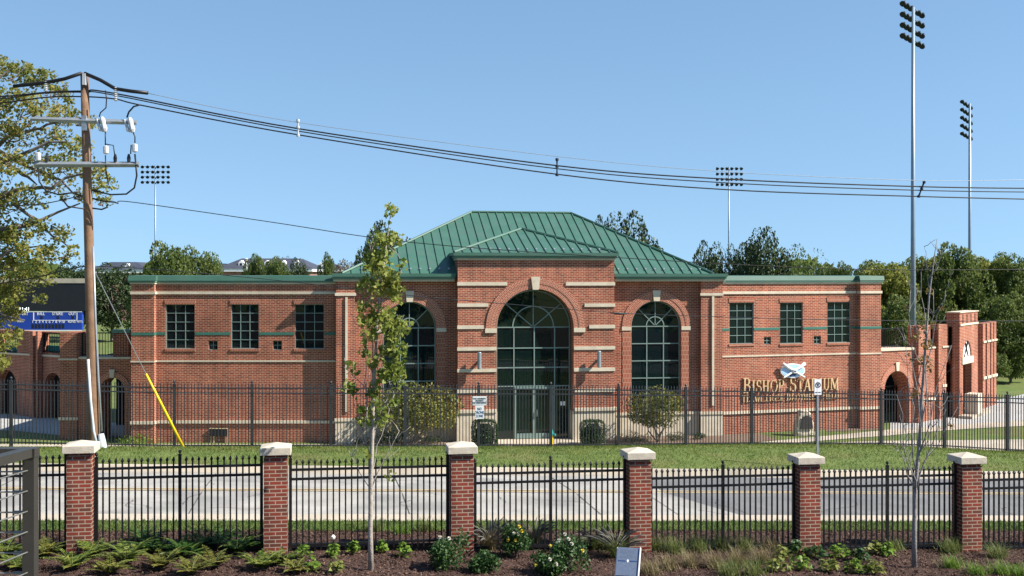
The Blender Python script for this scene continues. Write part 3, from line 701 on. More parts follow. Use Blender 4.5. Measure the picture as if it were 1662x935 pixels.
m = MB(); m.box(t0 - .3, t1 + .1, -1.0, -.352, -.02, .15); part(m, 'step', CONC, SC, arcR)
m = MB(); m.box(SC.s(1586, 1), SC.s(1594, 1), -1.0, -.4, 0, 1.15); part(m, 'planter_wall', STONE, SC, arcR)

# left arcade
arcL = thing('brick_arcade', 'red brick arcade with balcony rail and low arches, left end behind the wooden utility pole', 'arcade', (-19, 51, ZB))
SD = Fr(128, 51, 0); LD = SD.s(213)
hD = SD.sh(170, 583)[1]; aD = archpx(SD, 163, 202, 613); r1 = (aD[1][0] - aD[0][0]) / 2; c1 = aD[0][0] + r1; s1 = aD[2][1]
m = MB(); m.wall(rl(0, LD - .002, -.3, hD), [aD], 0, 1.3); part(m, 'wall', BR, SD, arcL)
m = MB(); m.ring(c1, s1, r1 + .003, r1 + .24, -.04, -.002, 30); part(m, 'arch_surround', BRV, SD, arcL)
m = MB(); m.prism([(c1 - .08, s1 + r1), (c1 + .08, s1 + r1), (c1 + .12, s1 + r1 + .36), (c1 - .12, s1 + r1 + .36)], -.09, -.043); part(m, 'keystone', STONE, SD, arcL)
m = MB(); m.box(0, LD - .003, -.07, 1.3, hD + .002, hD + .1); part(m, 'stone_band', STONE, SD, arcL)
hDt = SD.sh(170, 540)[1]
railing(SD, .05, SD.s(181), .3, hD + .1, hDt, arcL)
m = MB(); x0, x1 = SD.s(182), SD.s(209)
m.box(x0, x1, .1, .5, hD + .1, hDt - .02); part(m, 'balcony_pier', BR, SD, arcL)
for i in range(6):
    x = x0 + (x1 - x0) * (i + .3) / 6.; m = MB(); m.box(x, x + .05, .06, .098, hD + .102, hDt - .05); part(m, 'pier_rib', BR, SD, arcL)
m = MB(); m.box(x0 - .04, x1 + .04, .04, .55, hDt - .018, hDt + .12); part(m, 'metal_coping', GREEN_L, SD, arcL)
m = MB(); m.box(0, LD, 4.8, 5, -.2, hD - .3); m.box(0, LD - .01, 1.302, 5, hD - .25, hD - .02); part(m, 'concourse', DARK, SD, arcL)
m = MB(); m.box(SD.s(97, .15), SD.s(124.5, .15), -.15, 1.2, -.3, hDt + .02); m.box(SD.s(124.5, .15) + .002, 0 - .002, 0, 1.2, -.3, hDt); part(m, 'pier', BR, SD, arcL)
zz = SD.sh(110, 681)[1]
for z, t in ((zz, .12), (SD.sh(110, 584)[1], .07)):
    m = MB(); m.box(SD.s(97, .15) - .04, SD.s(124.5, .15) + .05, -.20, -.152, z, z + t); part(m, 'stone_band', STONE, SD, arcL)
SE, LE = seg((-70, 62.5), (128, 57.2))
hE2 = h_(SE, 60, 538); bE = h_(SE, 60, 575)
o1 = SE.rect(66, 541, 97, 573); o2 = SE.rect(-5, 541, 28, 573); 
al1, al2 = archpx(SE, 73, 99, 605), archpx(SE, -6, 27, 600)
m = MB(); m.wall(rl(0, LE, -.3, hE2), [rl(*o1), rl(*o2), al1, al2], 0, .5); part(m, 'wall', BR, SE, arcL)
m = MB(); m.box(0, LE, -.05, -.002, bE - .08, bE); part(m, 'stone_band', STONE, SE, arcL)
for xa, xb in ((48, 53), (-20, -15), (58, 61)):
    m = MB(); x0, x1 = SE.s(xa, .3), SE.s(xb, .3); m.box(x0, x1, -.3, -.052, 0, hE2 + .02); part(m, 'pier', BR, SE, arcL)
TEALP = pm('teal_panel', (.02, .20, .21), (.03, .25, .26), 2, .5)
for o_ in (o1, o2):
    railing(SE, o_[0] + .02, o_[1] - .02, .2, o_[2], o_[3], arcL, pitch=.13)
    m = MB(); m.box(o_[0] + .02, o_[1] - .02, .35, .4, o_[2] - .0, o_[2] + .35); part(m, 'teal_panel', TEALP, SE, arcL)
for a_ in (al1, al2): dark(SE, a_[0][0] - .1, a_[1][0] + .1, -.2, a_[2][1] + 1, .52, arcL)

# ---------------------------------------------------------------- near fence: brick piers and iron panels
BAY = 3.28; PX0 = P(132, 893, 20.1)
cap_top = [713.5, 717, 715.5, 725, 733, 733]; basepx = [894, 897, 893, 889, 890, 894]
tipz = [1.97, 1.89, 1.79, 1.63, 1.46, 1.37, 1.25]
pier_desc = ['beside the dark deck railing, leftmost of the row', 'dappled by leaf shade, second from left', 'next to the white flowering rose bush, third from left', 'behind the tilted grey plaque', 'just left of the bare tree, fifth from left', 'right of the bare young tree, rightmost of the row']
def pier_at(i): return Vector((PX0.x + i * BAY * C9, 20.1 + i * BAY * S9, 0))
capsc = []
for i in range(6):
    p = pier_at(i); zt = CAMZ + (HZ - cap_top[i]) / FPX * p.y; zb = terr(p.x, p.y) - .15
    t = thing('brick_pier', 'brick fence pier with stone cap, ' + pier_desc[i], 'pier', (p.x, p.y, zb), T9, 'brick piers of the near fence')
    H_ = zt - zb
    m = MB(); w_ = .203; m.box(-w_, w_, -w_, w_, 0, H_ - .26); m.build('pier_shaft', BRP, t)
    m = MB(); m.box(-w_ + .02, w_ - .02, -w_ + .02, w_ - .02, H_ - .258, H_ - .207); m.build('neck_course', BRP, t)
    m = MB(); c = .265; z0, z1, z2 = H_ - .205, H_ - .075, H_ - .005
    m.v = [(-c,-c,z0),(c,-c,z0),(c,c,z0),(-c,c,z0),(-c,-c,z1),(c,-c,z1),(c,c,z1),(-c,c,z1),(0,0,z2)]
    m.f = [(0,3,2,1),(0,1,5,4),(1,2,6,5),(2,3,7,6),(3,0,4,7),(4,5,8),(5,6,8),(6,7,8),(7,4,8)]; m.m = [0]*9
    m.build('cap', CAPM, t, bevel=.008)
def picket(mb, x, z0, zt, w=.0135):
    mb.box(x - w, x + w, -w, w, z0, zt - .09)
    b = len(mb.v); k = w * 1.9
    mb.v += [(x - w*.9,-w*.9,zt-.09),(x + w*.9,-w*.9,zt-.09),(x + w*.9,w*.9,zt-.09),(x - w*.9,w*.9,zt-.09),(x-k,-k,zt-.06),(x+k,-k,zt-.06),(x+k,k,zt-.06),(x-k,k,zt-.06),(x,0,zt)]
    for q in ((0,1,5,4),(1,2,6,5),(2,3,7,6),(3,0,4,7),(4,5,8),(5,6,8),(6,7,8),(7,4,8)): mb.f.append(tuple(b + j for j in q)); mb.m.append(0)
def fpost(name, root, x, z0, zt, w=.026, mat=BLACK):
    m = MB(); m.box(x - w, x + w, -w, w, z0, zt); m.box(x - w*1.15, x + w*1.15, -w*1.15, w*1.15, zt + .001, zt + .016)
    m.lathe([(.012, zt + .016), (.012, zt + .03), (.026, zt + .042), (.032, zt + .06), (.026, zt + .078), (.008, zt + .09)], 8, (x, 0, 0)); return m.build(name, mat, root)
side = ['left of the leftmost pier', 'between the leftmost and second pier', 'between second and third pier, crossed by the leafy tree', 'between third and fourth pier, behind white roses', 'between the fourth and fifth pier', 'between fifth and rightmost pier, crossed by bare tree', 'right of the rightmost pier']
PM = None
for i in range(-1, 6):
    p = pier_at(i); zt = tipz[i + 1]; z0 = zt - 1.56
    t = thing('iron_fence', 'black picket fence panel ' + side[i + 1], 'fence', (p.x, p.y, z0), T9, 'iron panels of the near fence')
    h = zt - z0; xa, xb, xm = .25, BAY - .25, BAY / 2
    for x in (xa, xm, xb): fpost('post', t, x, -.35, h - .0 + (.0 if x != xm else .02))
    for z in (h - .21, h - .375, .02):
        m = MB(); m.box(xa, xb, -.021, .021, z, z + .042); m.build('rail', BLACK, t)
    m = MB(); m.box(xa, xb, .03, .045, -.3, -.01); m.build('base_board', BLACK, t)
    n = 13
    for a, b in ((xa, xm), (xm, xb)):
        for k in range(1, n):
            x = a + (b - a) * k / n
            if PM is None: mb = MB(); picket(mb, 0, -.06, h); o = mb.build('picket', BLACK, t); PM = o.data; o.location.x = x
            else: o = link('picket', PM, t); o.location = (x, 0, 0)

# ---------------------------------------------------------------- far fence on the bank
fx = [-238, -110, 18, 152, 283, 409, 537, 657.5, 777, 894, 1004, 1113, 1220, 1326, 1430, 1533, 1635, 1737]
def fY(px): return 39.5 / (1 - .158 * (px - CX) / FPX)
fb = lambda px: float(np.interp(px, [16, 283, 894, 1220, 1430, 1533, 1635, 1737], [723, 728, 727, 723.5, 724, 728, 734, 738]))
ff = thing('iron_fence', 'tall dark picket fence with square posts along the top of the grass bank', 'fence', (0, 39.5, -.8))
ftop = lambda px: float(np.interp(px, [16, 283, 894, 1220, 1430, 1635, 1737], [611, 617, 620, 624, 629, 635, 640]))
posts = []
for px in fx:
    Y = fY(px); b = P(px, fb(px), Y); tp_ = P(px, ftop(px), Y); posts.append((b, tp_))
for b, tp_ in posts:
    m = MB(); w_ = .048; x, y = b.x - 0, b.y - 39.5; z0, z1 = b.z + .8 - .15, tp_.z + .8
    m.box(-w_, w_, -w_, w_, z0, z1 - .14); m.box(-w_*1.1, w_*1.1, -w_*1.1, w_*1.1, z1 - .139, z1 - .12)
    m.lathe([(.02, z1 - .12), (.02, z1 - .09), (.045, z1 - .06), (.045, z1 - .04), (.01, z1)], 8)
    m.build('post', DKFENCE, ff, Matrix.Translation((x, y, 0)) @ Matrix.Rotation(T9, 4, 'Z'))
for (b, t1_), (c, t2_) in zip(posts, posts[1:]):
    L = math.hypot(c.x - b.x, c.y - b.y); ang = math.atan2(c.y - b.y, c.x - b.x)
    sl = (c.z - b.z) / L; slt = (t2_.z - t1_.z) / L; H0 = t1_.z - b.z
    Mx = Matrix.Translation((b.x, b.y - 39.5, b.z + .8)) @ Matrix.Rotation(ang, 4, 'Z')
    m = MB(); n = 23
    for k in range(1, n):
        x = L * k / n; zz_ = sl * x; zt_ = H0 + slt * x - .10; w_ = .0125
        m.box(x - w_, x + w_, -w_, w_, zz_ + .04, zt_ - .05)
        bb = len(m.v); m.v += [(x - w_*1.5, -w_, zt_ - .05), (x + w_*1.5, -w_, zt_ - .05), (x, w_, zt_ - .05), (x, 0, zt_ + .03)]
        for q in ((0,1,3),(1,2,3),(2,0,3)): m.f.append(tuple(bb + j for j in q)); m.m.append(0)
    m.build('picket_panel', DKFENCE, ff, Mx)
    for (za, zb_) in ((H0 - .25, H0 - .25), (H0 - .41, H0 - .41), (.10, .10)):
        sl_ = slt if za > 1 else sl
        mm_ = MB(); hh = .02
        mm_.v = [(.05, y, za + d + sl_ * .05) for y in (-hh, hh) for d in (-hh, hh)] + [(L - .05, y, za + d + sl_ * L) for y in (-hh, hh) for d in (-hh, hh)]
        mm_.f = [(0,1,3,2),(4,6,7,5),(0,4,5,1),(2,3,7,6),(0,2,6,4),(1,5,7,3)]; mm_.m = [0]*6
        mm_.build('rail', DKFENCE, ff, Mx)
# padlocked gate catch
m = MB()

# ---------------------------------------------------------------- text helper
FONT = None
def text_mesh(s, size, ext=.002, align='CENTER'):
    cu = bpy.data.curves.new('t', 'FONT'); cu.body = s; cu.size = size; cu.extrude = ext; cu.align_x = align; cu.align_y = 'CENTER'; cu.resolution_u = 3; cu.space_line = .95
    o = bpy.data.objects.new('t', cu); col.objects.link(o); dg = bpy.context.evaluated_depsgraph_get(); dg.update()
    me = bpy.data.meshes.new_from_object(o.evaluated_get(dg)); bpy.data.objects.remove(o); bpy.data.curves.remove(cu)
    me.transform(Matrix.Rotation(R(90), 4, 'X')); return me
def lettering(name, s, size, mat, parent, loc, ext=.003, sx=1, bold=0):
    me = text_mesh(s, size, ext)
    me.transform(Matrix.Diagonal((sx, 1, 1, 1)))
    me.materials.clear(); me.materials.append(mat); o = link(name, me, parent, loc); return o
INK = pm('sign_ink', (.02, .02, .025), (.03, .03, .035), 4, .6)
INKB = pm('sign_blue_ink', (.02, .08, .22), (.03, .10, .26), 4, .6)
# signs on the far fence
q = P(778.5, 650, fY(778)); y_ = q.y - .09
t = thing('notice_sign', 'white wide notice reading university property no trespassing on a fence post', 'sign', (q.x, y_, q.z), T9 * .5)
m = MB(); m.box(-.235, .235, -.006, .006, -.15, .15); pl = m.build('sign_plate', WHITE, t)
lettering('lettering', 'THIS UNIVERSITY\nPROPERTY\nNO TRESPASSING', .072, INK, t, (0, -.009, 0), sx=.8)
q = P(778.5, 668.5, fY(778))
t = thing('no_drone_sign', 'white upright sign reading NO DRONE ZONE under the wider notice', 'sign', (q.x, y_, q.z), T9 * .5)
m = MB(); m.box(-.145, .145, -.006, .006, -.225, .225); m.build('sign_plate', WHITE, t)
lettering('lettering', 'NO\nDRONE\nZONE', .125, INKB, t, (0, -.009, -.01), sx=.72)
# parking sign on its own post
b = P(1327, 751, 34.6); tz = P(1327, 616, 34.6).z
t = thing('parking_sign', 'white sign with circled letter P on slim grey post, on the grass bank', 'sign', (b.x, b.y, b.z), T9)
m = MB(); m.box(-.03, .03, -.015, .015, -.2, tz - b.z - .03); m.box(-.03, -.024, -.03, -.0155, -.2, tz - b.z - .03); m.build('post', ALU, t)
zc = tz - b.z - .22; m = MB(); m.box(-.11, .11, -.028, -.022 + .004, zc - .23, zc + .23); m.build('sign_plate', WHITE, t)
m = MB(); m.ring(0, zc + .06, .068, .085, -.034, -.029, 24, 0, 2 * math.pi); m.tube([(-.055, -.032, zc + .115), (.055, -.032, zc + .005)], .007, 4); m.build('prohibition_ring', INK, t)
lettering('lettering', 'P', .14, INK, t, (0, -.032, zc + .055)); lettering('lettering', 'ANY TIME', .04, INK, t, (0, -.032, zc - .16))
# ---------------------------------------------------------------- letters on the right wing
def L_(ch, w, S):   # strokes in cap-height units: returns advance, polygons
    tk, th, sf = .14, .06, .05; P_ = []
    def vb(x, t=tk, y0=0, y1=1): P_.append([(x, y0), (x + t, y0), (x + t, y1), (x, y1)])
    def hb(x0, x1, y, t=th): P_.append([(x0, y), (x1, y), (x1, y + t), (x0, y + t)])
    def ser(x, t=tk, tb='tb'):
        if 't' in tb: hb(x - .08, x + t + .08, 1 - sf, sf)
        if 'b' in tb: hb(x - .08, x + t + .08, 0, sf)
    def dg_(x0, y0, x1, y1, t): P_.append([(x0, y0), (x0 + t, y0), (x1 + t, y1), (x1, y1)])
    def arc(cx, cy, rx, ry, a0, a1, t0, t1, n=12):
        for i in range(n):
            a, b = R(a0 + (a1 - a0) * i / n), R(a0 + (a1 - a0) * (i + 1) / n)
            f = lambda q: th + (t0 - th) * abs(math.cos(q)) ** 1.2
            pa = [(cx + rx * math.cos(a), cy + ry * math.sin(a)), (cx + rx * math.cos(b), cy + ry * math.sin(b)), (cx + (rx - f(b)) * math.cos(b), cy + (ry - th) * math.sin(b)), (cx + (rx - f(a)) * math.cos(a), cy + (ry - th) * math.sin(a))]
            P_.append(pa)
    A = .7
    if ch == 'I': vb(.1); ser(.1); A = .42
    elif ch == 'B': vb(.08); ser(.08, tb='b'); hb(0, .3, 1 - th); hb(.25, .38, .5); hb(.2, .38, 0); arc(.34, .75, .28, .25, -90, 90, tk, tk); arc(.36, .27, .34, .27, -90, 90, tk, tk); A = .8
    elif ch == 'P': vb(.08); ser(.08); hb(.2, .36, 1 - th); hb(.25, .36, .44); arc(.34, .72, .32, .28, -90, 90, tk, tk); A = .74
    elif ch == 'R': vb(.08); ser(.08); hb(.2, .36, 1 - th); hb(.25, .36, .44); arc(.34, .72, .30, .28, -90, 90, tk, tk); dg_(.62, 0, .32, .46, .2); hb(.6, .88, 0, sf); A = .86
    elif ch == 'D': vb(.08); ser(.08, tb='b'); hb(0, .42, 1 - th); hb(0, .42, 0); arc(.4, .5, .46, .5, -90, 90, tk, tk, 18); A = .94
    elif ch == 'S': arc(.34, .74, .28, .26, 20, 270, tk, tk, 14); arc(.34, .27, .30, .27, 90, -160, tk, tk, 14); vb(.54, .05, .68, .95); vb(.04, .05, .05, .34); A = .72
    elif ch == 'H': vb(.08); vb(.56); ser(.08); ser(.56); hb(.2, .6, .47); A = .88
    elif ch == 'O': arc(.45, .5, .43, .5, 0, 360, tk, tk, 26); A = .94
    elif ch == 'G': arc(.45, .5, .43, .5, 40, 360, tk, tk, 22); vb(.64, .17, 0.02, .42); hb(.56, .88, .4, sf); A = .95
    elif ch == 'T': vb(.28); ser(.28, tb='b'); hb(0, .73, 1 - th); vb(0, .05, .78, 1); vb(.68, .05, .78, 1); A = .77
    elif ch == 'A': dg_(.04, 0, .38, 1, .08); dg_(.60, 0, .36, 1, .18); hb(.18, .66, .32, .06); hb(-.06, .2, 0, sf); hb(.52, .86, 0, sf); A = .86
    elif ch == 'U': vb(.08, tk, .3, 1); vb(.60, .08, .3, 1); arc(.38, .32, .30, .32, 180, 360, tk, tk, 14); hb(0, .34, 1 - sf, sf); hb(.5, .78, 1 - sf, sf); A = .84
    elif ch == 'M': vb(.08, .08); vb(.78, tk); dg_(.47, .1, .08, 1, .17); dg_(.47, .1, .82, 1, .08); hb(-.02, .26, 0, sf); hb(.68, 1.03, 0, sf); hb(-.02, .2, 1 - sf, sf); hb(.85, 1.03, 1 - sf, sf); A = 1.1
    elif ch == 'E': vb(.08); hb(0, .60, 1 - th); hb(0, .64, 0); hb(.2, .5, .47); vb(.55, .05, .78, 1); vb(.6, .05, 0, .22); A = .72
    elif ch == 'F': vb(.08); ser(.08, tb='b'); hb(0, .60, 1 - th); hb(.2, .5, .47); vb(.55, .05, .76, 1); A = .66
    elif ch == 'L': vb(.08); ser(.08, tb='t'); hb(0, .62, 0); vb(.58, .05, 0, .24); A = .68
    elif ch == 'W': dg_(.30, 0, .04, 1, .17); dg_(.34, 0, .56, 1, .07); dg_(.74, 0, .50, 1, .17); dg_(.80, 0, 1.02, 1, .07); hb(-.04, .28, 1 - sf, sf); hb(.94, 1.18, 1 - sf, sf); A = 1.16
    elif ch == ' ': A = .42
    return A + .04, P_
def serif_line(words, x0, x1, zb_, hbig, hsm, fr, root, d=.09):
    items = []; x = 0
    for ch, big in words:
        s = hbig if big else hsm; a, ps = L_(ch, 0, 0); items.append((x, s, ps, ch)); x += a * s
    k = (x1 - x0) / x
    for (xx, s, ps, ch) in items:
        if ch == ' ': continue
        m = MB()
        for j, p in enumerate(ps):
            e_ = .0007 * (j % 5)
            m.prism([(x0 + (xx + a * s) * k, zb_ + b * s) for a, b in p], -d - e_, -.03)
        m.build('letter', GOLD, root, fr.M(root))
root = thing('wall_lettering', 'gold serif letters BISHOP STADIUM fixed to the right brick wing', 'lettering', RW.pt(1283, 632))
za = RW.sh(1283, 635)[1]
hb_ = (RW.sh(1210, 611)[1] - RW.sh(1210, 635)[1])
W1 = [('B',1)] + [(c, 0) for c in 'ISHOP'] + [(' ', 1), ('S', 1)] + [(c, 0) for c in 'TADIUM']
serif_line(W1, RW.s(1205), RW.s(1361), za, hb_ * 1.02, hb_ * .84, RW, root, .10)
root = thing('wall_lettering', 'smaller gold letters TERWILLIGER BROTHERS FIELD below the stadium name', 'lettering', RW.pt(1283, 650))
za = RW.sh(1283, 649.5)[1]; h2 = RW.sh(1283, 638.5)[1] - za
W2 = []
for w_ in ('TERWILLIGER', 'BROTHERS', 'FIELD'):
    W2 += [(w_[0], 1)] + [(c, 0) for c in w_[1:]] + [(' ', 1)]
serif_line(W2[:-1], RW.s(1203), RW.s(1361), za, h2, h2 * .84, RW, root, .07)
# emblem: oval with crossed bats
ec = RW.sh(1284.5, 601.5); root = thing('wall_emblem', 'blue and white oval emblem with crossed white baseball bats on brick wall', 'emblem', RW.pt(1284.5, 601.5))
BLUEP = pm('emblem_blue', (.30, .48, .75), (.40, .58, .82), 5, .5); NAVY = pm('emblem_navy', (.03, .06, .16), (.04, .08, .2), 4, .5)
ell = lambda a, b, n=40: [(ec[0] + a * math.cos(2*math.pi*i/n), ec[1] + b * math.sin(2*math.pi*i/n)) for i in range(n)]
ax = (RW.s(1304) - RW.s(1265)) / 2; az = .33
m = MB(); m.prism(ell(ax, az), -.14, -.03); m.build('oval_rim', WHITE, root, RW.M(root))
m = MB(); m.prism(ell(ax - .05, az - .045), -.152, -.141); m.build('oval_field', BLUEP, root, RW.M(root))
m = MB(); m.prism([(ec[0] - .20, ec[1] - .25), (ec[0] + .1, ec[1] - .25), (ec[0] + .16, ec[1] - .1), (ec[0] - .18, ec[1] - .12)], -.165, -.153); m.build('emblem_navy_patch', NAVY, root, RW.M(root))  # navy patch across the lower part of the oval
for sg in (-1, 1):
    m = MB(); y = -.22 - .02 * sg
    m.tube([(ec[0] - sg * .56, y, ec[1] - .30), (ec[0] - sg * .50, y, ec[1] - .27), (ec[0], y, ec[1] - .0), (ec[0] + sg * .30, y, ec[1] + .17), (ec[0] + sg * .56, y, ec[1] + .33)], .05, 10, radii=[.05, .032, .05, .07, .075]); m.build('bat', WHITE, root, RW.M(root), smooth=True)
m = MB(); m.lathe([(.02, -.34), (.09, -.33), (.115, -.30), (.115, -.25)], 14, (ec[0], 0, ec[1] - .0), 'y'); m.build('ball', WHITE, root, RW.M(root))
o = lettering('monogram', 'hb', .13, INK, root, (0, 0, 0)); o.data.transform(Matrix.Translation((ec[0], -.345, ec[1])) ); o.data.transform(RW.M(root)) ; o.location = (0, 0, 0)
# ---------------------------------------------------------------- utility pole and cables
def pY(px): return 37.2 / (1 - .158 * (px - CX) / FPX)
YP = pY(145); Q = lambda px, py, dy=0: P(px, py, YP + dy)
b = Q(152, 737); gz = terr(b.x, b.y)
up = thing('utility_pole', 'tall weathered wooden utility pole with two grey crossarms, left of the building', 'utility pole', (b.x, b.y, gz))
def ub(m, name, mat, smooth=False, par=None): return m.build(name, mat, par or up, Matrix.Translation(-up.location), smooth)
pc = lambda py: float(np.interp(py, [118, 738], [137.0, 153.5]))
m = MB(); m.tube([Vector((b.x, b.y, gz - .3))] + [Q(pc(y), y) for y in (720, 560, 400, 260, 119)], .17, 14, radii=[.175, .17, .155, .14, .13, .118]); ub(m, 'pole_shaft', WOOD, True)
# armless top bracket and cable covers
for (pts, nm) in (([(137, 119), (163, 130), (187, 144), (212, 148), (240, 151)], 'cable_cover'), ([(132, 119), (105, 128), (75, 134), (50, 137), (22, 140)], 'cable_cover')):
    m = MB(); m.tube([Q(x, y, -.15) for x, y in pts], .055, 8); ub(m, nm, BLACK, True)
INS = pm('grey_insulator', (.42, .43, .45), (.5, .51, .53), 4, .4)
for (x, y0, y1) in ((75, 133, 158), (188, 143, 166)):
    m = MB(); pr = []; n = 7
    for i in range(n): 
        z = Q(x, y0 + (y1 - y0) * i / n).z; pr += [(.03, z), (.065, z - .02), (.03, z - .05)]
    c = Q(x, 150, -.15); m.lathe(pr, 8, (c.x, c.y, 0)); ub(m, 'spacer_bracket', INS)
m = MB(); c = Q(137, 126, -.17); m.box(c.x - .05, c.x + .05, c.y - .05, c.y + .05, c.z - .22, c.z + .12); ub(m, 'top_insulator', INS)
# crossarms
a0, a1 = Q(50, 193, -.2), Q(222, 199, -.2)
m = MB(); m.tube([a0, Q(137, 196, -.2)], .075, 4, radii=[.06, .085]); m.tube([Q(137, 196, -.2), a1], .075, 4, radii=[.085, .07]); ub(m, 'crossarm', ALU)
m = MB(); m.tube([Q(56, 267, -.2), Q(226, 267, -.2)], .085, 4); ub(m, 'crossarm', ALU)
m = MB(); c = Q(137, 200, -.2); m.box(c.x - .07, c.x + .07, c.y - .06, c.y + .05, c.z - .22, c.z + .22); ub(m, 'arm_clamp', ALU)
def tb(pts, r, name, mat=BLACK, dy=-.25, n=6):
    m = MB(); m.tube([Q(x, y, dy) for x, y in pts], r, n); ub(m, name, mat, True)
for (x, y) in ((162, 190), (207, 191)):
    m = MB(); pr = []
    p0, p1 = Q(x + 3, y, -.3), Q(x + 9, y + 24, -.3)
    m.tube([p0, p0.lerp(p1, .2), p0.lerp(p1, .5), p0.lerp(p1, .8), p1], .08, 8, radii=[.05, .09, .075, .09, .05]); m.tube([Q(x - 5, y + 3, -.3), Q(x + 1, y + 21, -.3), Q(x + 7, y + 23, -.3)], .05, 7, radii=[.03, .055, .03]); ub(m, 'fuse_cutout', WHITE if False else INS)
for (x, y, z) in ((172, 236, 252), (219, 233, 249), (62, 247, 263)):
    m = MB(); c = Q(x, y, -.25); z0, z1 = Q(x, z).z, c.z; m.lathe([(.02, z0), (.08, z0 + .03), (.085, (z0 + z1) / 2), (.08, z1 - .03), (.02, z1)], 10, (c.x, c.y, 0)); ub(m, 'arrester', INS)
for x in (187, 209, 76): 
    m = MB(); c = Q(x, 262, -.2); m.lathe([(.03, c.z - .1), (.05, c.z), (.06, c.z + .1), (.03, c.z + .22)], 8, (c.x, c.y, 0)); ub(m, 'pin_insulator', LAMPD)
for pts in ([(171, 147), (173, 160), (172, 175), (163, 183), (161, 190)], [(228, 170), (217, 173), (209, 182), (206, 191)], [(171, 214), (171, 236)], [(172, 234), (184, 236), (187, 258)], [(216, 215), (219, 222), (219, 234)], [(213, 235), (212, 250)], [(171, 252), (172, 275), (176, 300)], [(219, 250), (222, 285), (218, 305), (205, 315), (180, 316), (150, 309)], [(62, 272), (64, 295), (75, 310), (95, 316), (130, 311)], [(150, 322), (170, 327), (185, 328), (192, 330)], [(137, 339), (110, 335), (100, 322)], [(150, 338), (165, 340), (175, 336)]):
    tb(pts, .018 if pts[0][0] in (171, 172, 213, 216) else .026, 'jumper_wire')
BAG = pm('white_plastic', (.42, .46, .49), (.52, .56, .58), 3, .4)
m = MB(); m.tube([Q(143, 583, -.24), Q(147, 650, -.24), Q(152, 700, -.26), Q(157, 722, -.28)], .042, 8); ub(m, 'white_conduit', BAG, True)
m = MB(); m.tube([Q(151, 400, -.05), Q(155, 520, -.05), Q(160, 620, -.06), Q(165, 700, -.08)], .035, 8); ub(m, 'cable_guard', ALU, True)
m = MB(); m.tube([Q(164, 704, -.1), Q(165, 716, -.1), Q(166, 727, -.1), Q(167, 738, -.1)], .1, 10, radii=[.08, .12, .14, .11]); ub(m, 'anchor_guard', BAG, True)
# guy wire with its yellow guard
g0, g1 = P(152, 437, YP), P(300, 731, 37.6); gm_ = P(237, 607, YP + (37.6 - YP) * .58)
gw = thing('guy_wire', 'taut guy wire running down to a bright yellow guard at the grass bank', 'guy wire', (g1.x, g1.y, g1.z))
m = MB(); m.tube([g0, gm_, g1], .012, 5); m.build('wire', ALU, gw, Matrix.Translation(-gw.location))
m = MB(); m.tube([gm_, gm_.lerp(g1, .5), gm_.lerp(g1, .96)], .045, 8, radii=[.035, .045, .05]); m.build('guard', YPLAST, gw, Matrix.Translation(-gw.location), True)
def cable(pts, r, label, extra=None, mat=BLACK, grp=None, name='cable'):
    # smooth curve through traced points
    P3 = [P(x, y, pY(x)) for x, y in pts]; out = []
    for i in range(len(P3) - 1):
        p0 = P3[max(0, i - 1)]; p1 = P3[i]; p2 = P3[i + 1]; p3 = P3[min(len(P3) - 1, i + 2)]
        for k in range(8):
            t = k / 8; out.append(.5 * ((2 * p1) + (p2 - p0) * t + (2 * p0 - 5 * p1 + 4 * p2 - p3) * t * t + (-p0 + 3 * p1 - 3 * p2 + p3) * t ** 3))
    out.append(P3[-1]); c0 = out[len(out) // 2].copy(); m = MB(); m.tube([p - c0 for p in out], r * .86, 6)
    o = m.build(name, mat, None, None, True); o.location = c0; tag(o, label, 'cable', grp); return o
G_ = 'overhead cables'
cable([(-120, 161), (0, 157), (75, 150), (137, 148), (188, 152), (485, 209), (905, 269), (1182, 291), (1495, 303), (1700, 306)], .028, 'uppermost of the three thick black cables crossing the sky', grp=G_)
cable([(-120, 162), (0, 160), (75, 151), (137, 150), (188, 155), (485, 213), (905, 274), (1182, 297), (1495, 309), (1700, 312)], .022, 'middle one of the three thick black cables crossing the sky', grp=G_)
cable([(-120, 172), (0, 167), (75, 158), (137, 157), (188, 161), (240, 173), (485, 219), (905, 283), (1182, 308), (1495, 319), (1700, 324)], .026, 'lowest of the three thick black cables crossing the sky', grp=G_)
cable([(238, 151), (485, 199), (905, 254), (1182, 279), (1495, 293), (1700, 291)], .011, 'thin grey wire strung just above the three thick cables', mat=ALU, grp=G_)
cable([(190, 329), (205, 327), (300, 340), (450, 362), (600, 385), (740, 400), (1000, 418), (1250, 432), (1450, 438), (1700, 437)], .016, 'thin black service wire dropping from the pole past the roof', grp=G_)
cable([(150, 432), (235, 436), (450, 455), (650, 478), (830, 494), (1005, 508), (1160, 514), (1300, 518), (1500, 521), (1700, 521)], .014, 'dark wire crossing in front of the arched windows, with a splice', mat=LAMPD, grp=G_)
cable([(-120, 468), (0, 460), (60, 450), (110, 437), (146, 431)], .022, 'short sagging black wire running left from the pole into the tree', grp=G_)
cable([(-120, 345), (0, 335), (60, 332), (100, 325), (137, 316)], .018, 'black wire passing through the branches left of the pole', grp=G_)
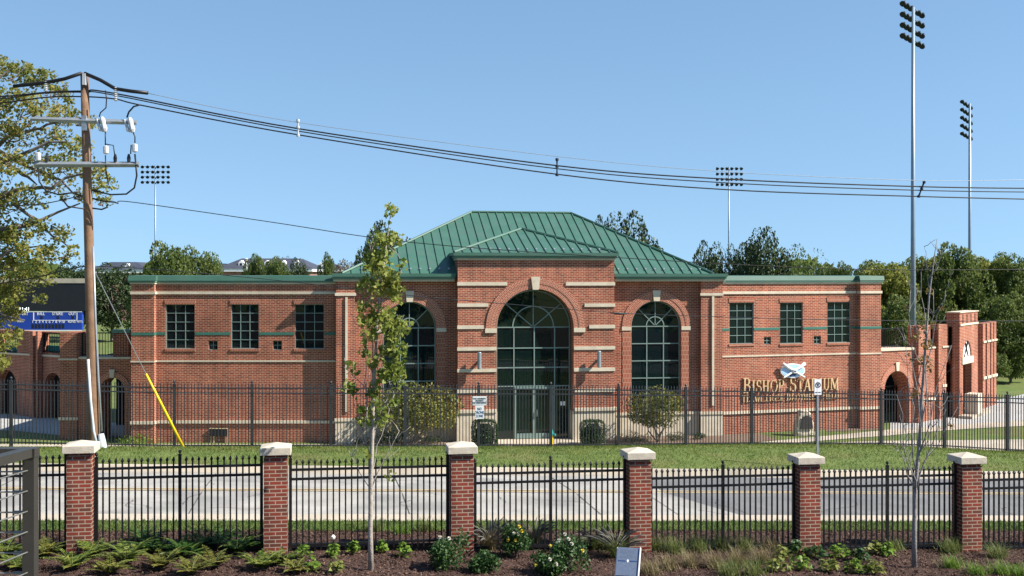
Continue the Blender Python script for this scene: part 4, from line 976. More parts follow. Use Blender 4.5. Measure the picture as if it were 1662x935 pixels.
for (x, ya, yb, l) in ((484, 196, 220, 'left'), (904, 259, 284, 'middle'), (1495, 296, 319, 'right')):
    c0 = P(x, ya, pY(x)); c1 = P(x, yb, pY(x)); t = thing('cable_spacer', 'small %s spacer clamped across the overhead cables' % {'left': 'pale grey', 'middle': 'dark upright', 'right': 'dark slanting'}[l], 'cable spacer', c0, 0, 'cable spacers')
    m = MB(); dx = .0 if l != 'right' else .09
    m.tube([(dx, -.02, 0), (0, -.02, (c1.z - c0.z) * .5), (-dx, -.02, c1.z - c0.z)], .03, 6, radii=[.035, .02, .035]); m.build('bar', INS if l == 'left' else LAMPD, t)
    for k in (0, .45, 1): m = MB(); m.lathe([(.05, -.04), (.055, 0), (.05, .04)], 8, (dx * (1 - 2 * k), -.03, (c1.z - c0.z) * k)); m.build('clamp', INS if l == 'left' else LAMPD, t)
m = MB(); m.tube([P(993, 508, pY(993) - .03), P(1005, 509, pY(1005) - .03), P(1020, 509, pY(1020) - .03)], .04, 6, radii=[.02, .045, .02]); o = m.build('wire_splice', LAMPD); tag(o, 'dark splice on the wire just left of the right arched window', 'wire splice')

# ---------------------------------------------------------------- stadium light poles
lm = MB(); lm.lathe([(.06, .16), (.16, .10), (.25, -.06), (.26, -.12), (.22, -.12)], 10); lm.box(-.05, .05, -.05, .05, .14, .30)
LAMPME = None
def stadium_light(px, Y, ybase, top, r0, r1, left, right, rows, ncol, dy, label, skip=(), lampscale=1.0, face=(.2, .6)):
    global LAMPME
    pb = P(px, 600, Y); t = thing('stadium_light', label, 'floodlight', (pb.x, pb.y, ZB), 0, 'stadium floodlights')
    ztop = P(px, top, Y).z - ZB
    m = MB(); m.tube([(0, 0, -.2), (0, 0, ztop * .4), (0, 0, ztop)], r0, 12, radii=[r0, (r0 + r1) / 2, r1]); m.build('mast', POLEM, t, None, True)
    for k in range(rows):
        L = P(left[0], left[1] + dy * k, left[2]) - Vector((pb.x, pb.y, ZB)); Rr = P(right[0], right[1] + dy * k, right[2]) - Vector((pb.x, pb.y, ZB))
        zz = (L.z + Rr.z) / 2; L.z = Rr.z = zz
        m = MB(); m.tube([L, Rr], .045 * lampscale, 5); m.build('crossarm', POLEM, t)
        for i in range(ncol):
            if i in skip: continue
            q = L.lerp(Rr, i / (ncol - 1))
            if LAMPME is None: o = lm.build('lamp', LAMPD, t); LAMPME = o.data
            else: o = link('lamp', LAMPME, t)
            o.location = q + Vector((0, 0, -.05)); o.rotation_euler = (R(-50), 0, R(face[0] * 90)); o.scale = (lampscale,) * 3
stadium_light(252, 150, 443, 268, .14, .09, (231, 270, 150), (273, 270, 150), 4, 6, 8.3, 'slim floodlight mast with four rows of lamps, rising behind the left brick wing', lampscale=.85)
stadium_light(1183, 150, 443, 271, .14, .09, (1164, 274, 150), (1203, 272, 150), 4, 6, 8.6, 'slim floodlight mast with four rows of lamps, rising behind the right brick wing', lampscale=.85)
stadium_light(1482, 72, 527, 12, .20, .09, (1466, 5, 71), (1497, 22, 74.2), 4, 6, 17, 'tallest, thickest floodlight mast with four slanting rows, rising above the brick arcade', skip=(3,), lampscale=.78, face=(-.5, 0))
stadium_light(1574, 108, 420, 168, .20, .10, (1562, 166, 107), (1576, 172, 111), 5, 4, 12.7, 'floodlight mast with five short rows of lamps, rising behind the right trees', lampscale=.8, face=(-.5, 0))

# ---------------------------------------------------------------- scoreboard
SBY = 118; c = P(84, 505, SBY); sb = thing('scoreboard', 'blue scoreboard under a black screen showing 11:41, behind the left arcade', 'scoreboard', (c.x, c.y, ZB))
def sbx(px): return (px - 84) / FPX * SBY
def sbz(py): return P(0, py, SBY).z - ZB
SBB = pm('scoreboard_blue', (.012, .045, .30), (.016, .055, .34), 2, .5); SBK = pm('screen_black', (.012, .013, .018), (.016, .017, .022), 2, .4)
m = MB(); m.box(sbx(-60), sbx(140), 0, .5, sbz(505), sbz(460)); m.build('video_screen', SBK, sb)
m = MB(); m.box(sbx(-60), sbx(140), -.05, .5, sbz(459.5), sbz(452)); m.build('top_beam', CONC, sb)
m = MB(); m.box(sbx(-60), sbx(133.5), -.1, .4, sbz(535.5), sbz(506)); m.build('score_panel', SBB, sb)
m = MB(); m.box(sbx(-60), sbx(133.5), -.12, -.101, sbz(506.5), sbz(505.6)); m.box(sbx(-60), sbx(133.5), -.12, -.101, sbz(537), sbz(535.6)); m.box(sbx(54.5), sbx(56), -.12, -.101, sbz(519.4), sbz(507)); m.box(sbx(125), sbx(126), -.12, -.101, sbz(519.4), sbz(507)); m.box(sbx(54.5), sbx(126), -.12, -.101, sbz(520.2), sbz(519.4)); m.build('white_outline', WHITE, sb)
for px in (0, 30, 118): m = MB(); m.box(sbx(px) - .2, sbx(px) + .2, .1, .38, -.2, sbz(537)); m.build('post', POLEM, sb)
for (s_, px, py, hgt) in (('AT BAT', 37, 509.5, .42), ('BALL', 67, 509.5, .42), ('STRIKE', 94, 509.5, .42), ('OUT', 118, 509.5, .42), ('RUNS', 117, 522.2, .36), ('HITS', 130, 522.2, .34), ('GUEST', 34, 521.5, .3)):
    lettering('lettering', s_, hgt, WHITE, sb, (sbx(px), -.115, sbz(py)), sx=.85, ext=.01)
for i in range(10): lettering('lettering', str(i + 1), .36, WHITE, sb, (sbx(53.8 + i * 5.45), -.115, sbz(522.4)), ext=.01)
LITW = newmat('lit_digits')[0]; LITW.node_tree.nodes['Principled BSDF'].inputs['Emission Color'].default_value = (.9, .95, 1, 1); LITW.node_tree.nodes['Principled BSDF'].inputs['Emission Strength'].default_value = .9
lettering('lit_clock', '11:41', .50, LITW, sb, (sbx(39.5), -.01, sbz(502)), ext=.01)
for i in range(10): m = MB(); x = sbx(53.8 + i * 5.45); m.box(x - .12, x + .12, -.11, -.101, sbz(533), sbz(526)); m.build('digit_window', SBK, sb)
for px in (68, 94.5, 118.5): m = MB(); x = sbx(px); m.box(x - .12, x + .12, -.11, -.101, sbz(518), sbz(513)); m.build('digit_window', SBK, sb)

# ---------------------------------------------------------------- far buildings with dark roofs and dormers
SLATE = pm('slate_roof', (.045, .05, .07), (.06, .066, .09), .8, .6); FB = brick('far_brick', (.28, .12, .09), (.24, .10, .08), (.4, .3, .25), .01)
def farb(x0, x1, ytop, yeave, Y, dorm, label, wing=None):
    a, b = P(x0, yeave, Y), P(x1, yeave, Y); Wd = b.x - a.x; t = thing('far_house', label, 'building', ((a.x + b.x) / 2, Y, ZB), 0, 'dark roofed buildings on the horizon')
    he_ = a.z - ZB; ht = P(x0, ytop, Y).z - ZB; h = Wd / 2; dpt = 14; s_ = (ht - he_) * 1.7
    m = MB(); m.box(-h, h, 0, dpt, -1, he_ - .5); m.build('wall', FB, t)
    m = MB(); m.box(-h - .5, h + .5, -.5, dpt + .5, he_ - .498, he_); m.build('cornice', WHITE, t)
    m = MB(); A, B, C, D = (-h - .6, -.6, he_ + .002), (h + .6, -.6, he_ + .002), (h + .6, dpt + .6, he_ + .002), (-h - .6, dpt + .6, he_ + .002)
    E, F, G2, H2 = (-h + s_, s_ , ht), (h - s_, s_, ht), (h - s_, dpt - s_, ht), (-h + s_, dpt - s_, ht)
    for q in ((A, B, F, E), (B, C, G2, F), (C, D, H2, G2), (D, A, E, H2), (E, F, G2, H2), (D, C, B, A)): m.face(q)
    m.build('roof', SLATE, t)
    for px in dorm:
        x = P(px, 0, Y).x - t.location.x; z0 = he_ + (ht - he_) * .2; z1 = he_ + (ht - he_) * .75
        m = MB(); m.prism([(x - .42, z0), (x + .42, z0), (x + .42, z1 - .3), (x, z1 + .1), (x - .42, z1 - .3)], .5, 3.5); d = m.build('dormer', WHITE, t)
        m = MB(); m.box(x - .2, x + .2, .47, .498, z0 + .2, z1 - .4); m.build('window', DARK, d)
farb(357, 503, 419, 436, 200, [390, 432, 459, 481], 'dark roofed building with white dormers seen above the left brick wing')
farb(505, 545, 424, 437, 230, [519], 'low dark roofed wing at the right end of the dormered building')
farb(150, 236, 425, 438, 190, [205], 'dark roofed house with one white dormer between the pole and floodlight mast')
farb(330, 360, 427, 437, 230, [], 'narrow low roof peeking out beside the round green tree')
m = MB(); c = P(400, 437, 150); 
m.tube([(0, 0, 0), (0, 0, P(400, 422, 150).z - ZB)], .1, 8); m.lathe([(.1, P(400, 422, 150).z - ZB), (.25, P(400, 421, 150).z - ZB + .1), (.1, P(400, 419, 150).z - ZB)], 8); o = m.build('street_lamp', WHITE); o.location = (c.x, c.y, ZB); tag(o, 'thin pale lamp post in front of the distant dormered roof', 'lamp post')

# ---------------------------------------------------------------- small things by the building
# yellow hydrant with a teal bonnet
h0 = G(895.5, 725); t = thing('standpipe', 'yellow standpipe with a teal cone top on the entrance pavement', 'standpipe', h0)
TEALB = pm('teal_paint', (.02, .28, .26), (.03, .33, .31), 3, .4)
m = MB(); m.lathe([(.075, 0), (.075, .48)], 12); m.lathe([(.10, 0), (.10, .03), (.076, .035)], 12); m.build('body', YPLAST, t)
m = MB(); m.lathe([(.085, .482), (.09, .53), (.06, .62), (.02, .78), (.01, .80)], 12); m.tube([(0, 0, .5), (.16, -.05, .5)], .05, 8); m.build('bonnet', TEALB, t)
# little black signboard on timber posts
h0 = G(355, 719); t = thing('low_signboard', 'low black signboard on pale timber posts in front of the left wing', 'sign', h0, R(-4))
m = MB(); m.box(-.37, .36, -.03, .01, .30, .60); m.build('board', SBK, t); WD = pm('pale_timber', (.5, .38, .22), (.6, .47, .3), 4, .8)
for x in (-.33, -.22, .28, .40): m = MB(); m.box(x - .025, x + .025, .012, .06, -.05, .62 if abs(x) > .3 else .3); m.build('post', WD, t)
m = MB(); m.box(-.40, .42, -.04, .02, .602, .63); m.build('top_rail', WD, t)
lettering('lettering', 'KEEP OFF\nGRASS', .1, STONE, t, (0, -.034, .34)) if False else None
# rock monument with a plaque
h0 = G(1303, 707); t = thing('monument_stone', 'pale rough standing stone with a dark bronze plaque on the lawn', 'monument', h0, R(8))
random.seed(5); m = MB(); ol = [(-.44, 0), (.50, 0), (.44, .5), (.34, .95), (.18, 1.12), (-.10, 1.12), (-.22, .98), (-.36, .5)]
m.prism(ol, -.22, .22); ms_ = m.build('stone', STONE, t, bevel=.05)
md = ms_.modifiers.new('sub', 'SUBSURF'); md.subdivision_type = 'SIMPLE'; md.levels = md.render_levels = 3
tx = bpy.data.textures.new('rock', 'CLOUDS'); tx.noise_scale = .22; dm = ms_.modifiers.new('disp', 'DISPLACE'); dm.texture = tx; dm.strength = .09
BRONZE = pm('bronze_plaque', (.05, .045, .045), (.08, .07, .07), 12, .45, metal=.5)
m = MB(); m.prism([(-.2, .33), (.36, .33), (.32, .80), (.24, .86), (.05, .92), (-.14, .84)], -.29, -.24); m.build('plaque', BRONZE, t)
# tilted grey interpretive plaque in the flower bed
def gnd(px, py):
    Y = 21.
    for _ in range(40):
        z = terr((px - CX) / FPX * Y, Y); Y = .5 * Y + .5 * (CAMZ - z) * FPX / (py - HZ)
    return Vector(((px - CX) / FPX * Y, Y, terr((px - CX) / FPX * Y, Y)))
pb = P(1019, 912, 18.3); gz = terr(pb.x, pb.y)
t = thing('garden_plaque', 'tilted blue grey metal plaque on a post in the flower bed', 'plaque', (pb.x, pb.y, gz), R(-13))
PLQ = pm('brushed_plaque', (.15, .19, .27), (.20, .24, .32), 30, .35, metal=.35)
Mt = Matrix.Translation((0, 0, pb.z - gz)) @ Matrix.Rotation(R(-38), 4, 'X')
m = MB(); m.box(-.175, .175, -.012, .012, -.235, .235); m.build('plate', PLQ, t, Mt)
m = MB(); m.box(.176, .192, -.03, .012, -.24, .24); m.box(-.19, .19, .013, .03, -.24, .24); m.build('tray', WHITE, t, Mt)
for s_, z, hh in (('WELCOME TO THE', .19, .042), ('MEMORIAL GARDEN', .13, .042)): pass
m = MB(); m.box(-.15, -.035, -.016, -.0125, .0, .018); m.box(.035, .15, -.016, -.0125, .0, .018); m.build('blue_line', NAVY, t, Mt)
m = MB(); m.prism([(0, -.02), (.018, .012), (0, .04), (-.018, .012)], -.016, -.0125); m.build('crest', WHITE, t, Mt)
m = MB()
rr = random.Random(2)
for k in range(7):
    z = .195 - k * .022; wd_ = rr.uniform(.07, .13); x = -wd_
    while x < wd_: l = rr.uniform(.012, .04); m.box(x, min(wd_, x + l), -.014, -.0125, z, z + .008); x += l + .01
m.build('engraving', pm('engraving', (.12, .15, .2), (.14, .18, .24), 5, .5), t, Mt)
m = MB(); m.box(-.03, .03, .04, .10, -.1, pb.z - gz - .03); m.build('post', BLACK, t)

# ---------------------------------------------------------------- deck railing in the left foreground
YR = 5.65; RT = CAMZ + (HZ - 727) / FPX * YR
cx_ = (49.5 - CX) / FPX * YR
rl_ = thing('deck_railing', 'dark bronze cable railing corner at the left edge, nearest the camera', 'railing', (cx_, YR, 3.05))
BRZ = pm('bronze_rail', (.045, .042, .038), (.06, .056, .05), 5, .35, metal=.3)
RH = RT - 3.05
CABM = pm('stainless_cable', (.16, .16, .15), (.22, .22, .2), 8, .4, metal=.4)
for (x, y) in ((0, 0), (-1.75, 0), (-.32, -2.1)):
    m = MB(); m.box(x - .028, x + .028, y - .028, y + .028, 0, RH - .045); m.build('post', BRZ, rl_)
m = MB(); m.box(-3.2, .032, -.032, .032, RH - .043, RH); m.build('top_rail', BRZ, rl_)
d = Vector((-.32, -2.1, 0)); L = d.length; ang = math.atan2(d.y, d.x)
m = MB(); m.box(.035, L + .1, -.03, .03, RH - .040, RH + .002); m.build('top_rail', BRZ, rl_, Matrix.Rotation(ang, 4, 'Z'))
for k in range(9):
    z = RH - .115 - k * .098
    m = MB(); m.tube([(-3.2, 0, z), (-.0, 0, z)], .004, 6); m.tube([(-.08, 0, z), (-.03, 0, z)], .009, 6); m.build('cable', CABM, rl_)
    m = MB(); m.tube([(0, 0, z + .01), (-.32, -2.1, z + .01)], .0035, 6); m.build('cable', CABM, rl_)
m = MB(); m.box(-9, .15, -7, .15, -.12, -.002); o = m.build('deck', pm('deck_boards', (.25, .22, .19), (.33, .3, .26), 3, .8)); o.location = rl_.location; tag(o, kind='structure')
# ---------------------------------------------------------------- vegetation
def nrm(a): return a / np.maximum(1e-9, np.linalg.norm(a, axis=1, keepdims=True))
def leafmesh(pos, size, rng, up=.6, asp=.55, jitter=.35, axis=None, lobes=False):
    """one pointed leaf per position"""
    N_ = len(pos); n = rng.normal(size=(N_, 3)); n[:, 2] += up; n = nrm(n)
    d = rng.normal(size=(N_, 3)) if axis is None else axis + rng.normal(size=(N_, 3)) * .25
    d = nrm(d - n * np.sum(d * n, axis=1, keepdims=True)); s = np.cross(n, d)
    L = (size * (1 + jitter * rng.uniform(-1, 1, N_)))[:, None]; W = L * asp
    if lobes:
        k = [(-.5, 0), (-.22, .34), (.05, .5), (.12, .2), (.5, 0), (.12, -.2), (.05, -.5), (-.22, -.34)]
    else: k = [(-.5, 0), (-.12, .5), (.5, 0), (-.12, -.5)]
    cup = n * L * .12
    V = np.stack([pos + d * L * a + s * W * b + cup * (abs(b) * 2) for a, b in k], axis=1).reshape(-1, 3)
    return V, len(k)
def mk(name, V, k, mat, parent=None, loc=None):
    nf = len(V) // k; me = bpy.data.meshes.new(name); me.vertices.add(len(V)); me.vertices.foreach_set('co', V.astype(np.float32).ravel())
    me.loops.add(nf * k); me.loops.foreach_set('vertex_index', np.arange(nf * k, dtype=np.int32)); me.polygons.add(nf)
    me.polygons.foreach_set('loop_start', np.arange(0, nf * k, k, dtype=np.int32)); me.polygons.foreach_set('loop_total', np.full(nf, k, dtype=np.int32))
    me.update(calc_edges=True); me.materials.append(mat); return link(name, me, parent, loc)
def blob(c, r, n, rng, squash=.8, hollow=.35):
    d = nrm(rng.normal(size=(n, 3))); rad = rng.uniform(hollow, 1, n) ** .6
    return np.array(c) + d * (rad * r)[:, None] * np.array([1, 1, squash])
LG = leaf('green_leaves', [(.045, .07, .016), (.08, .12, .025), (.14, .18, .045), (.22, .24, .07)], .45)
LD = leaf('dark_leaves', [(.014, .028, .010), (.028, .05, .015), (.05, .08, .024), (.085, .11, .04)], .2)
LY = leaf('yellow_green_leaves', [(.08, .105, .02), (.15, .18, .035), (.26, .28, .06), (.38, .35, .10)], .45)
LM = leaf('maple_leaves', [(.06, .09, .018), (.13, .185, .03), (.24, .29, .055), (.36, .36, .09), (.38, .22, .08)], .5)
LB = leaf('brown_grey_leaves', [(.08, .06, .045), (.12, .10, .06), (.17, .14, .09)], .2)
LH = leaf('hedge_leaves', [(.012, .035, .012), (.025, .06, .016), (.05, .10, .03)], .2)
LF = leaf('fern_leaves', [(.03, .06, .01), (.07, .12, .018), (.15, .20, .035), (.25, .25, .05), (.26, .16, .06)], .3)
LR = leaf('rose_leaves', [(.015, .045, .012), (.035, .085, .02), (.08, .14, .035)], .25)
LHO = leaf('bright_leaves', [(.07, .15, .015), (.14, .24, .03), (.28, .36, .06)], .4)
LTG = leaf('tuft_blades', [(.05, .09, .02), (.12, .17, .04), (.22, .24, .08), (.28, .24, .11)], .4)
LPU = leaf('grey_plumes', [(.10, .10, .09), (.17, .16, .14), (.25, .23, .21)], .3)
LDU = leaf('dull_blades', [(.12, .12, .05), (.20, .17, .08), (.26, .20, .11), (.15, .17, .05)], .35)
def limb(m, p0, p1, r0, r1, rng, n=5, wob=.08):
    p0, p1 = Vector(p0), Vector(p1); L = (p1 - p0).length; pts = []
    for i in range(n + 1):
        t = i / n; q = p0.lerp(p1, t)
        if 0 < i < n: q += Vector([rng.uniform(-1, 1) * wob * L for _ in range(3)])
        pts.append(q)
    m.tube(pts, r0, 7, radii=[r0 + (r1 - r0) * i / n for i in range(n + 1)]); return pts
def far_tree(seed, H, rx, rz, czf, nclump, nleaf, lsize, lmat, r=.2, cr=.34, gap=.0):
    """prototype data for a background tree: (crown mesh, trunk mesh)"""
    rg = np.random.default_rng(seed); rr = random.Random(seed); cz = H * czf; cl = []
    for i in range(nclump):
        d = nrm(rg.normal(size=(1, 3)))[0]; d = d / (np.sum(np.abs(d) ** 3.2) ** (1 / 3.2)); q = rg.uniform(.58, .9)
        cl.append((d[0] * rx * q, d[1] * rx * q, cz + d[2] * rz * q))
    V = []
    for c in cl:
        if rr.random() < gap: continue
        V.append(blob(c, rx * cr * rr.uniform(.75, 1.25), int(nleaf * 2.0), rg, .85, .55))
    pos = np.concatenate(V); pos = pos[pos[:, 2] > .15]
    v, k = leafmesh(pos, lsize, rg, .5, .7)
    m = MB(); limb(m, (0, 0, -.2), (0, 0, cz), r, r * .5, rr, 6, .02)
    for c in rr.sample(cl, min(len(cl), 14)): limb(m, (0, 0, cz * rr.uniform(.45, .95)), c, r * .35, r * .08, rr, 4)
    return v, k, m
TP = {}
def plant_tree(kind, proto, label, px, Y, ztop_px, wpx, group='trees in the distance', mat=None, cat='tree', zb=ZB):
    H0, W0, fn = proto
    if kind not in TP:
        v, k, m = fn(); co = mk('crown', v, k, mat or LG); tr = m.build('trunk', BARK); TP[kind] = (co.data, tr.data)
        bpy.data.objects.remove(co); bpy.data.objects.remove(tr)
    p = P(px, ztop_px, Y); H = p.z - zb; W = wpx / FPX * Y
    t = thing('background_tree', label, cat, (p.x, Y, zb), random.Random(px * 7).uniform(0, 6.28), group)
    t.scale = (W / W0, W / W0, H / H0)
    c = link('crown', TP[kind][0], t); link('trunk', TP[kind][1], t); return t
DENSE = (10, 8, lambda: far_tree(1, 10, 4, 4.6, .55, 70, 150, .30, LG, .22, .34))
DENSE2 = (10, 8, lambda: far_tree(2, 10, 4, 4.7, .53, 80, 140, .28, LG, .22, .30))
DARKT = (10, 8, lambda: far_tree(3, 10, 4, 4.2, .58, 60, 130, .30, LD, .25, .33, .1))
YELT = (10, 8, lambda: far_tree(4, 10, 4.1, 4.8, .52, 85, 150, .27, LY, .2, .28))
SPARSE = (10, 8, lambda: far_tree(5, 10, 4, 4.2, .58, 60, 22, .24, LG, .25, .30, .2))
BROWN = (10, 8, lambda: far_tree(6, 10, 4, 4, .55, 60, 70, .26, LB, .25, .32, .1))
for (kd, pr, px, Y, top, wd, mt, lb) in [
    ('d1', DENSE, 266, 84, 404, 98, LG, 'round bright green tree behind the left wing, just right of the floodlight mast'),
    ('d2', DENSE2, 314, 88, 405, 86, LG, 'round green tree behind the left wing, right half of the pair by the mast'),
    ('k1', DARKT, 182, 128, 432, 100, LD, 'dark tree between the scoreboard and the left wing'),
    ('k1', DARKT, 120, 135, 430, 90, LD, 'dark tree directly behind the utility pole and scoreboard'),
    ('d2', DENSE2, 345, 150, 420, 40, LG, 'small tree on the horizon left of the dormered building'),
    ('d1', DENSE, 418, 130, 420, 50, LG, 'green tree in front of the dormered building, left one'),
    ('d2', DENSE2, 447, 128, 420, 50, LG, 'green tree in front of the dormered building, middle one'),
    ('k1', DARKT, 485, 135, 424, 46, LD, 'dark green tree in front of the dormered building, right one'),
    ('b1', BROWN, 462, 240, 411, 22, LB, 'small brownish tree top poking above the dormered roof'),
    ('d1', DENSE, 530, 140, 417, 30, LG, 'small green tree at the right end of the dormered building'),
    ('b1', BROWN, 563, 150, 416, 60, LB, 'brown bare looking tree left of the green roof'),
    ('b1', BROWN, 600, 155, 418, 50, LB, 'brown bare looking tree hidden behind the leafy young tree'),
    ('k1', DARKT, 628, 72, 372, 100, LD, 'dark tree rising behind the left slope of the green roof'),
    ('k1', DARKT, 604, 74, 392, 44, LD, 'smaller dark tree left of the green roof slope'),
    ('k1', DARKT, 1014, 78, 356, 118, LD, 'dark tree rising behind the right slope of the green roof'),
    ('k1', DARKT, 980, 80, 362, 60, LD, 'dark tree half hidden behind the roof ridge end'),
    ('k1', DARKT, 1150, 90, 400, 72, LD, 'dark tree left of the right slim floodlight mast'),
    ('k1', DARKT, 1234, 90, 379, 92, LD, 'tall dark tree between slim floodlight mast and feathery tree'),
    ('k1', DARKT, 1200, 98, 403, 60, LD, 'low dark tree at the foot of the right slim floodlight mast'),
    ('s1', SPARSE, 1292, 88, 390, 84, LG, 'feathery half bare tree above the right wing'),
    ('d2', DENSE2, 1362, 120, 428, 50, LG, 'low green tree above the right end of the right wing'),
    ('k1', DARKT, 1330, 125, 434, 50, LD, 'lowest dark tree on the skyline above the right wing'),
    ]: plant_tree(kd, pr, lb, px, Y, top, wd, mat=mt)
rowl = [('y1', YELT, 1438, 84, 424, 105), ('y1', YELT, 1500, 86, 415, 95), ('d1', DENSE, 1548, 84, 406, 100), ('y1', YELT, 1606, 86, 416, 95), ('d2', DENSE2, 1652, 84, 418, 95), ('y1', YELT, 1712, 86, 412, 110),
        ('d1', DENSE, 1410, 98, 432, 80), ('d2', DENSE2, 1470, 97, 426, 90), ('d1', DENSE, 1525, 98, 420, 90), ('d2', DENSE2, 1580, 97, 424, 90), ('d1', DENSE, 1630, 98, 420, 90), ('d1', DENSE, 1690, 97, 420, 90), ('d2', DENSE2, 1640, 78, 478, 90), ('d1', DENSE, 1460, 76, 486, 84)]
rlab = ['yellowish tree just right of the right brick wing', 'yellowish tree behind the bare young tree top', 'tall green tree below the short rowed floodlight mast', 'yellowish tree right of the gate tower', 'green tree near the right edge of the tree row', 'yellowish tree cut by the right edge', 'green tree peeking between wing and yellowish tree', 'dark green tree left of the tallest floodlight mast', 'green tree behind the gate tower, back row', 'green tree right of the short rowed mast, back row', 'green tree of the back row above the arcade end', 'green tree of the back row at the right edge', 'low bushy tree beyond the right end of the arcade', 'low bushy tree behind the arcade balcony railing']
for (kd, pr, px, Y, top, wd), lb in zip(rowl, rlab):
    plant_tree(kd, pr, lb, px, Y, top, wd, 'trees in the row behind the right arcade', {'y1': LY, 'd1': LG, 'd2': LG}[kd])
# unseen tree row behind the camera, added to darken the glass reflections
rg = np.random.default_rng(19); pos = []
for x in np.arange(-60, 75, 7.5):
    pos.append(blob((x + rg.uniform(-2, 2), -38 + rg.uniform(-5, 5), 5.5 + rg.uniform(-1, 1.5)), rg.uniform(4.2, 6.5), 420, rg, 1.15, .5))
pos = np.concatenate(pos); v, k = leafmesh(pos, 1.1, rg, .4, .75); tag(mk('woodland', v, k, LG), kind='stuff', label='unseen trees behind the camera, added to be mirrored faintly in the dark glass', cat='woodland')
rg = np.random.default_rng(9); px_ = rg.uniform(-300, 2000, 9000); Yw = rg.uniform(300, 360, 9000)  # distant woodland line hiding the bare horizon
pos = np.stack([(px_ - CX) / FPX * Yw, Yw, ZB + rg.uniform(0, 1, 9000) * (7 + 3 * np.sin(px_ * .03) + 2 * np.sin(px_ * .011))], 1)
v, k = leafmesh(pos, 3.2, rg, .3, .8); tag(mk('woodland', v, k, LG), kind='stuff', label='far line of green woodland on the horizon', cat='woodland')

# big tree at the left edge
YT = 42.5
tb_ = Vector(((-95 - CX) / FPX * YT, YT, 0)); tb_.z = min(terr(tb_.x, tb_.y), -1.9)
bt = thing('plane_tree', 'large yellow green tree filling the left edge behind the utility pole', 'tree', tb_)
rr = random.Random(11); rg = np.random.default_rng(11); m = MB()
T = lambda x, y, dy=0: P(x, y, YT + dy) - tb_
limb(m, (0, 0, -.2), T(-90, 420), .42, .34, rr, 5, .02); limb(m, T(-90, 420), T(-60, 150), .34, .12, rr, 6, .04)
for a, b, r0 in (((-90, 420), (130, 330), .16), ((-88, 350), (60, 170), .2), ((-90, 450), (60, 400), .14), ((-80, 280), (110, 230), .16), ((-85, 300), (20, 110), .16), ((-90, 480), (40, 520), .12), ((-20, 330), (165, 275), .10), ((0, 260), (60, 300), .12), ((20, 330), (110, 400), .07), ((-10, 240), (140, 320), .08), ((40, 215), (130, 190), .06)):
    limb(m, T(*a), T(b[0], b[1], rr.uniform(-1.2, 1.2)), r0, .025, rr, 7, .035)
cls = []
for (x, y, r, dn) in [(0, 110, 26, 1), (35, 118, 24, 1), (70, 130, 24, .9), (100, 150, 20, .8), (-40, 120, 40, 1), (20, 160, 34, .9), (60, 175, 30, .8), (105, 185, 26, .8), (140, 195, 18, .5), (-10, 200, 38, .8), (40, 215, 30, .7), (90, 225, 28, .7), (130, 238, 22, .6), (20, 260, 30, .6), (70, 268, 30, .7), (115, 268, 26, .7), (150, 275, 22, .7), (170, 300, 20, .6), (172, 325, 14, .5), (140, 312, 22, .6), (95, 305, 24, .5), (50, 320, 26, .6), (10, 330, 30, .7), (-30, 300, 45, .9), (-20, 380, 44, 1), (25, 375, 28, .9), (65, 370, 24, .8), (100, 378, 20, .6), (115, 410, 16, .5), (85, 410, 22, .7), (50, 415, 28, 1), (10, 420, 30, 1), (-30, 440, 46, 1), (40, 455, 26, .8), (75, 450, 18, .6), (65, 485, 12, .5), (15, 470, 30, 1), (-10, 510, 34, 1), (20, 510, 18, .9), (8, 550, 26, 1), (30, 540, 10, .8), (-15, 590, 26, 1), (0, 585, 18, .9), (-80, 200, 60, 1), (-90, 350, 60, 1), (-80, 520, 55, 1), (-60, 590, 30, 1)]:
    r2 = r / FPX * YT; n = int(dn * (r ** 1.6) * 1.45)
    cls.append(blob(T(x, y, rr.uniform(-1.5, 1.5)), r2 * 1.1, n, rg, .8, .1))
    for k in range(3): c = T(x + rr.uniform(-r, r) * .9, y + rr.uniform(-r, r) * .7, rr.uniform(-1.6, 1.6)); cls.append(blob(c, r2 * .42, n // 5, rg, .7, .1))
    c0 = T(x, y)
    for k in range(4): limb(m, T(x - r * .9, y + r * .5, rr.uniform(-.6, .6)), T(x + rr.uniform(-.6, .9) * r, y - rr.uniform(-.8, .9) * r, rr.uniform(-1, 1)), .022, .006, rr, 4, .08)
m.build('trunk', BARK, bt)
LBT = leaf('big_tree_leaves', [(.07, .10, .02), (.17, .19, .035), (.31, .29, .07), (.42, .32, .12)], .5)
pos = np.concatenate(cls); v, k = leafmesh(pos, .14, rg, .5, .65); mk('crown', v, k, LBT, bt)

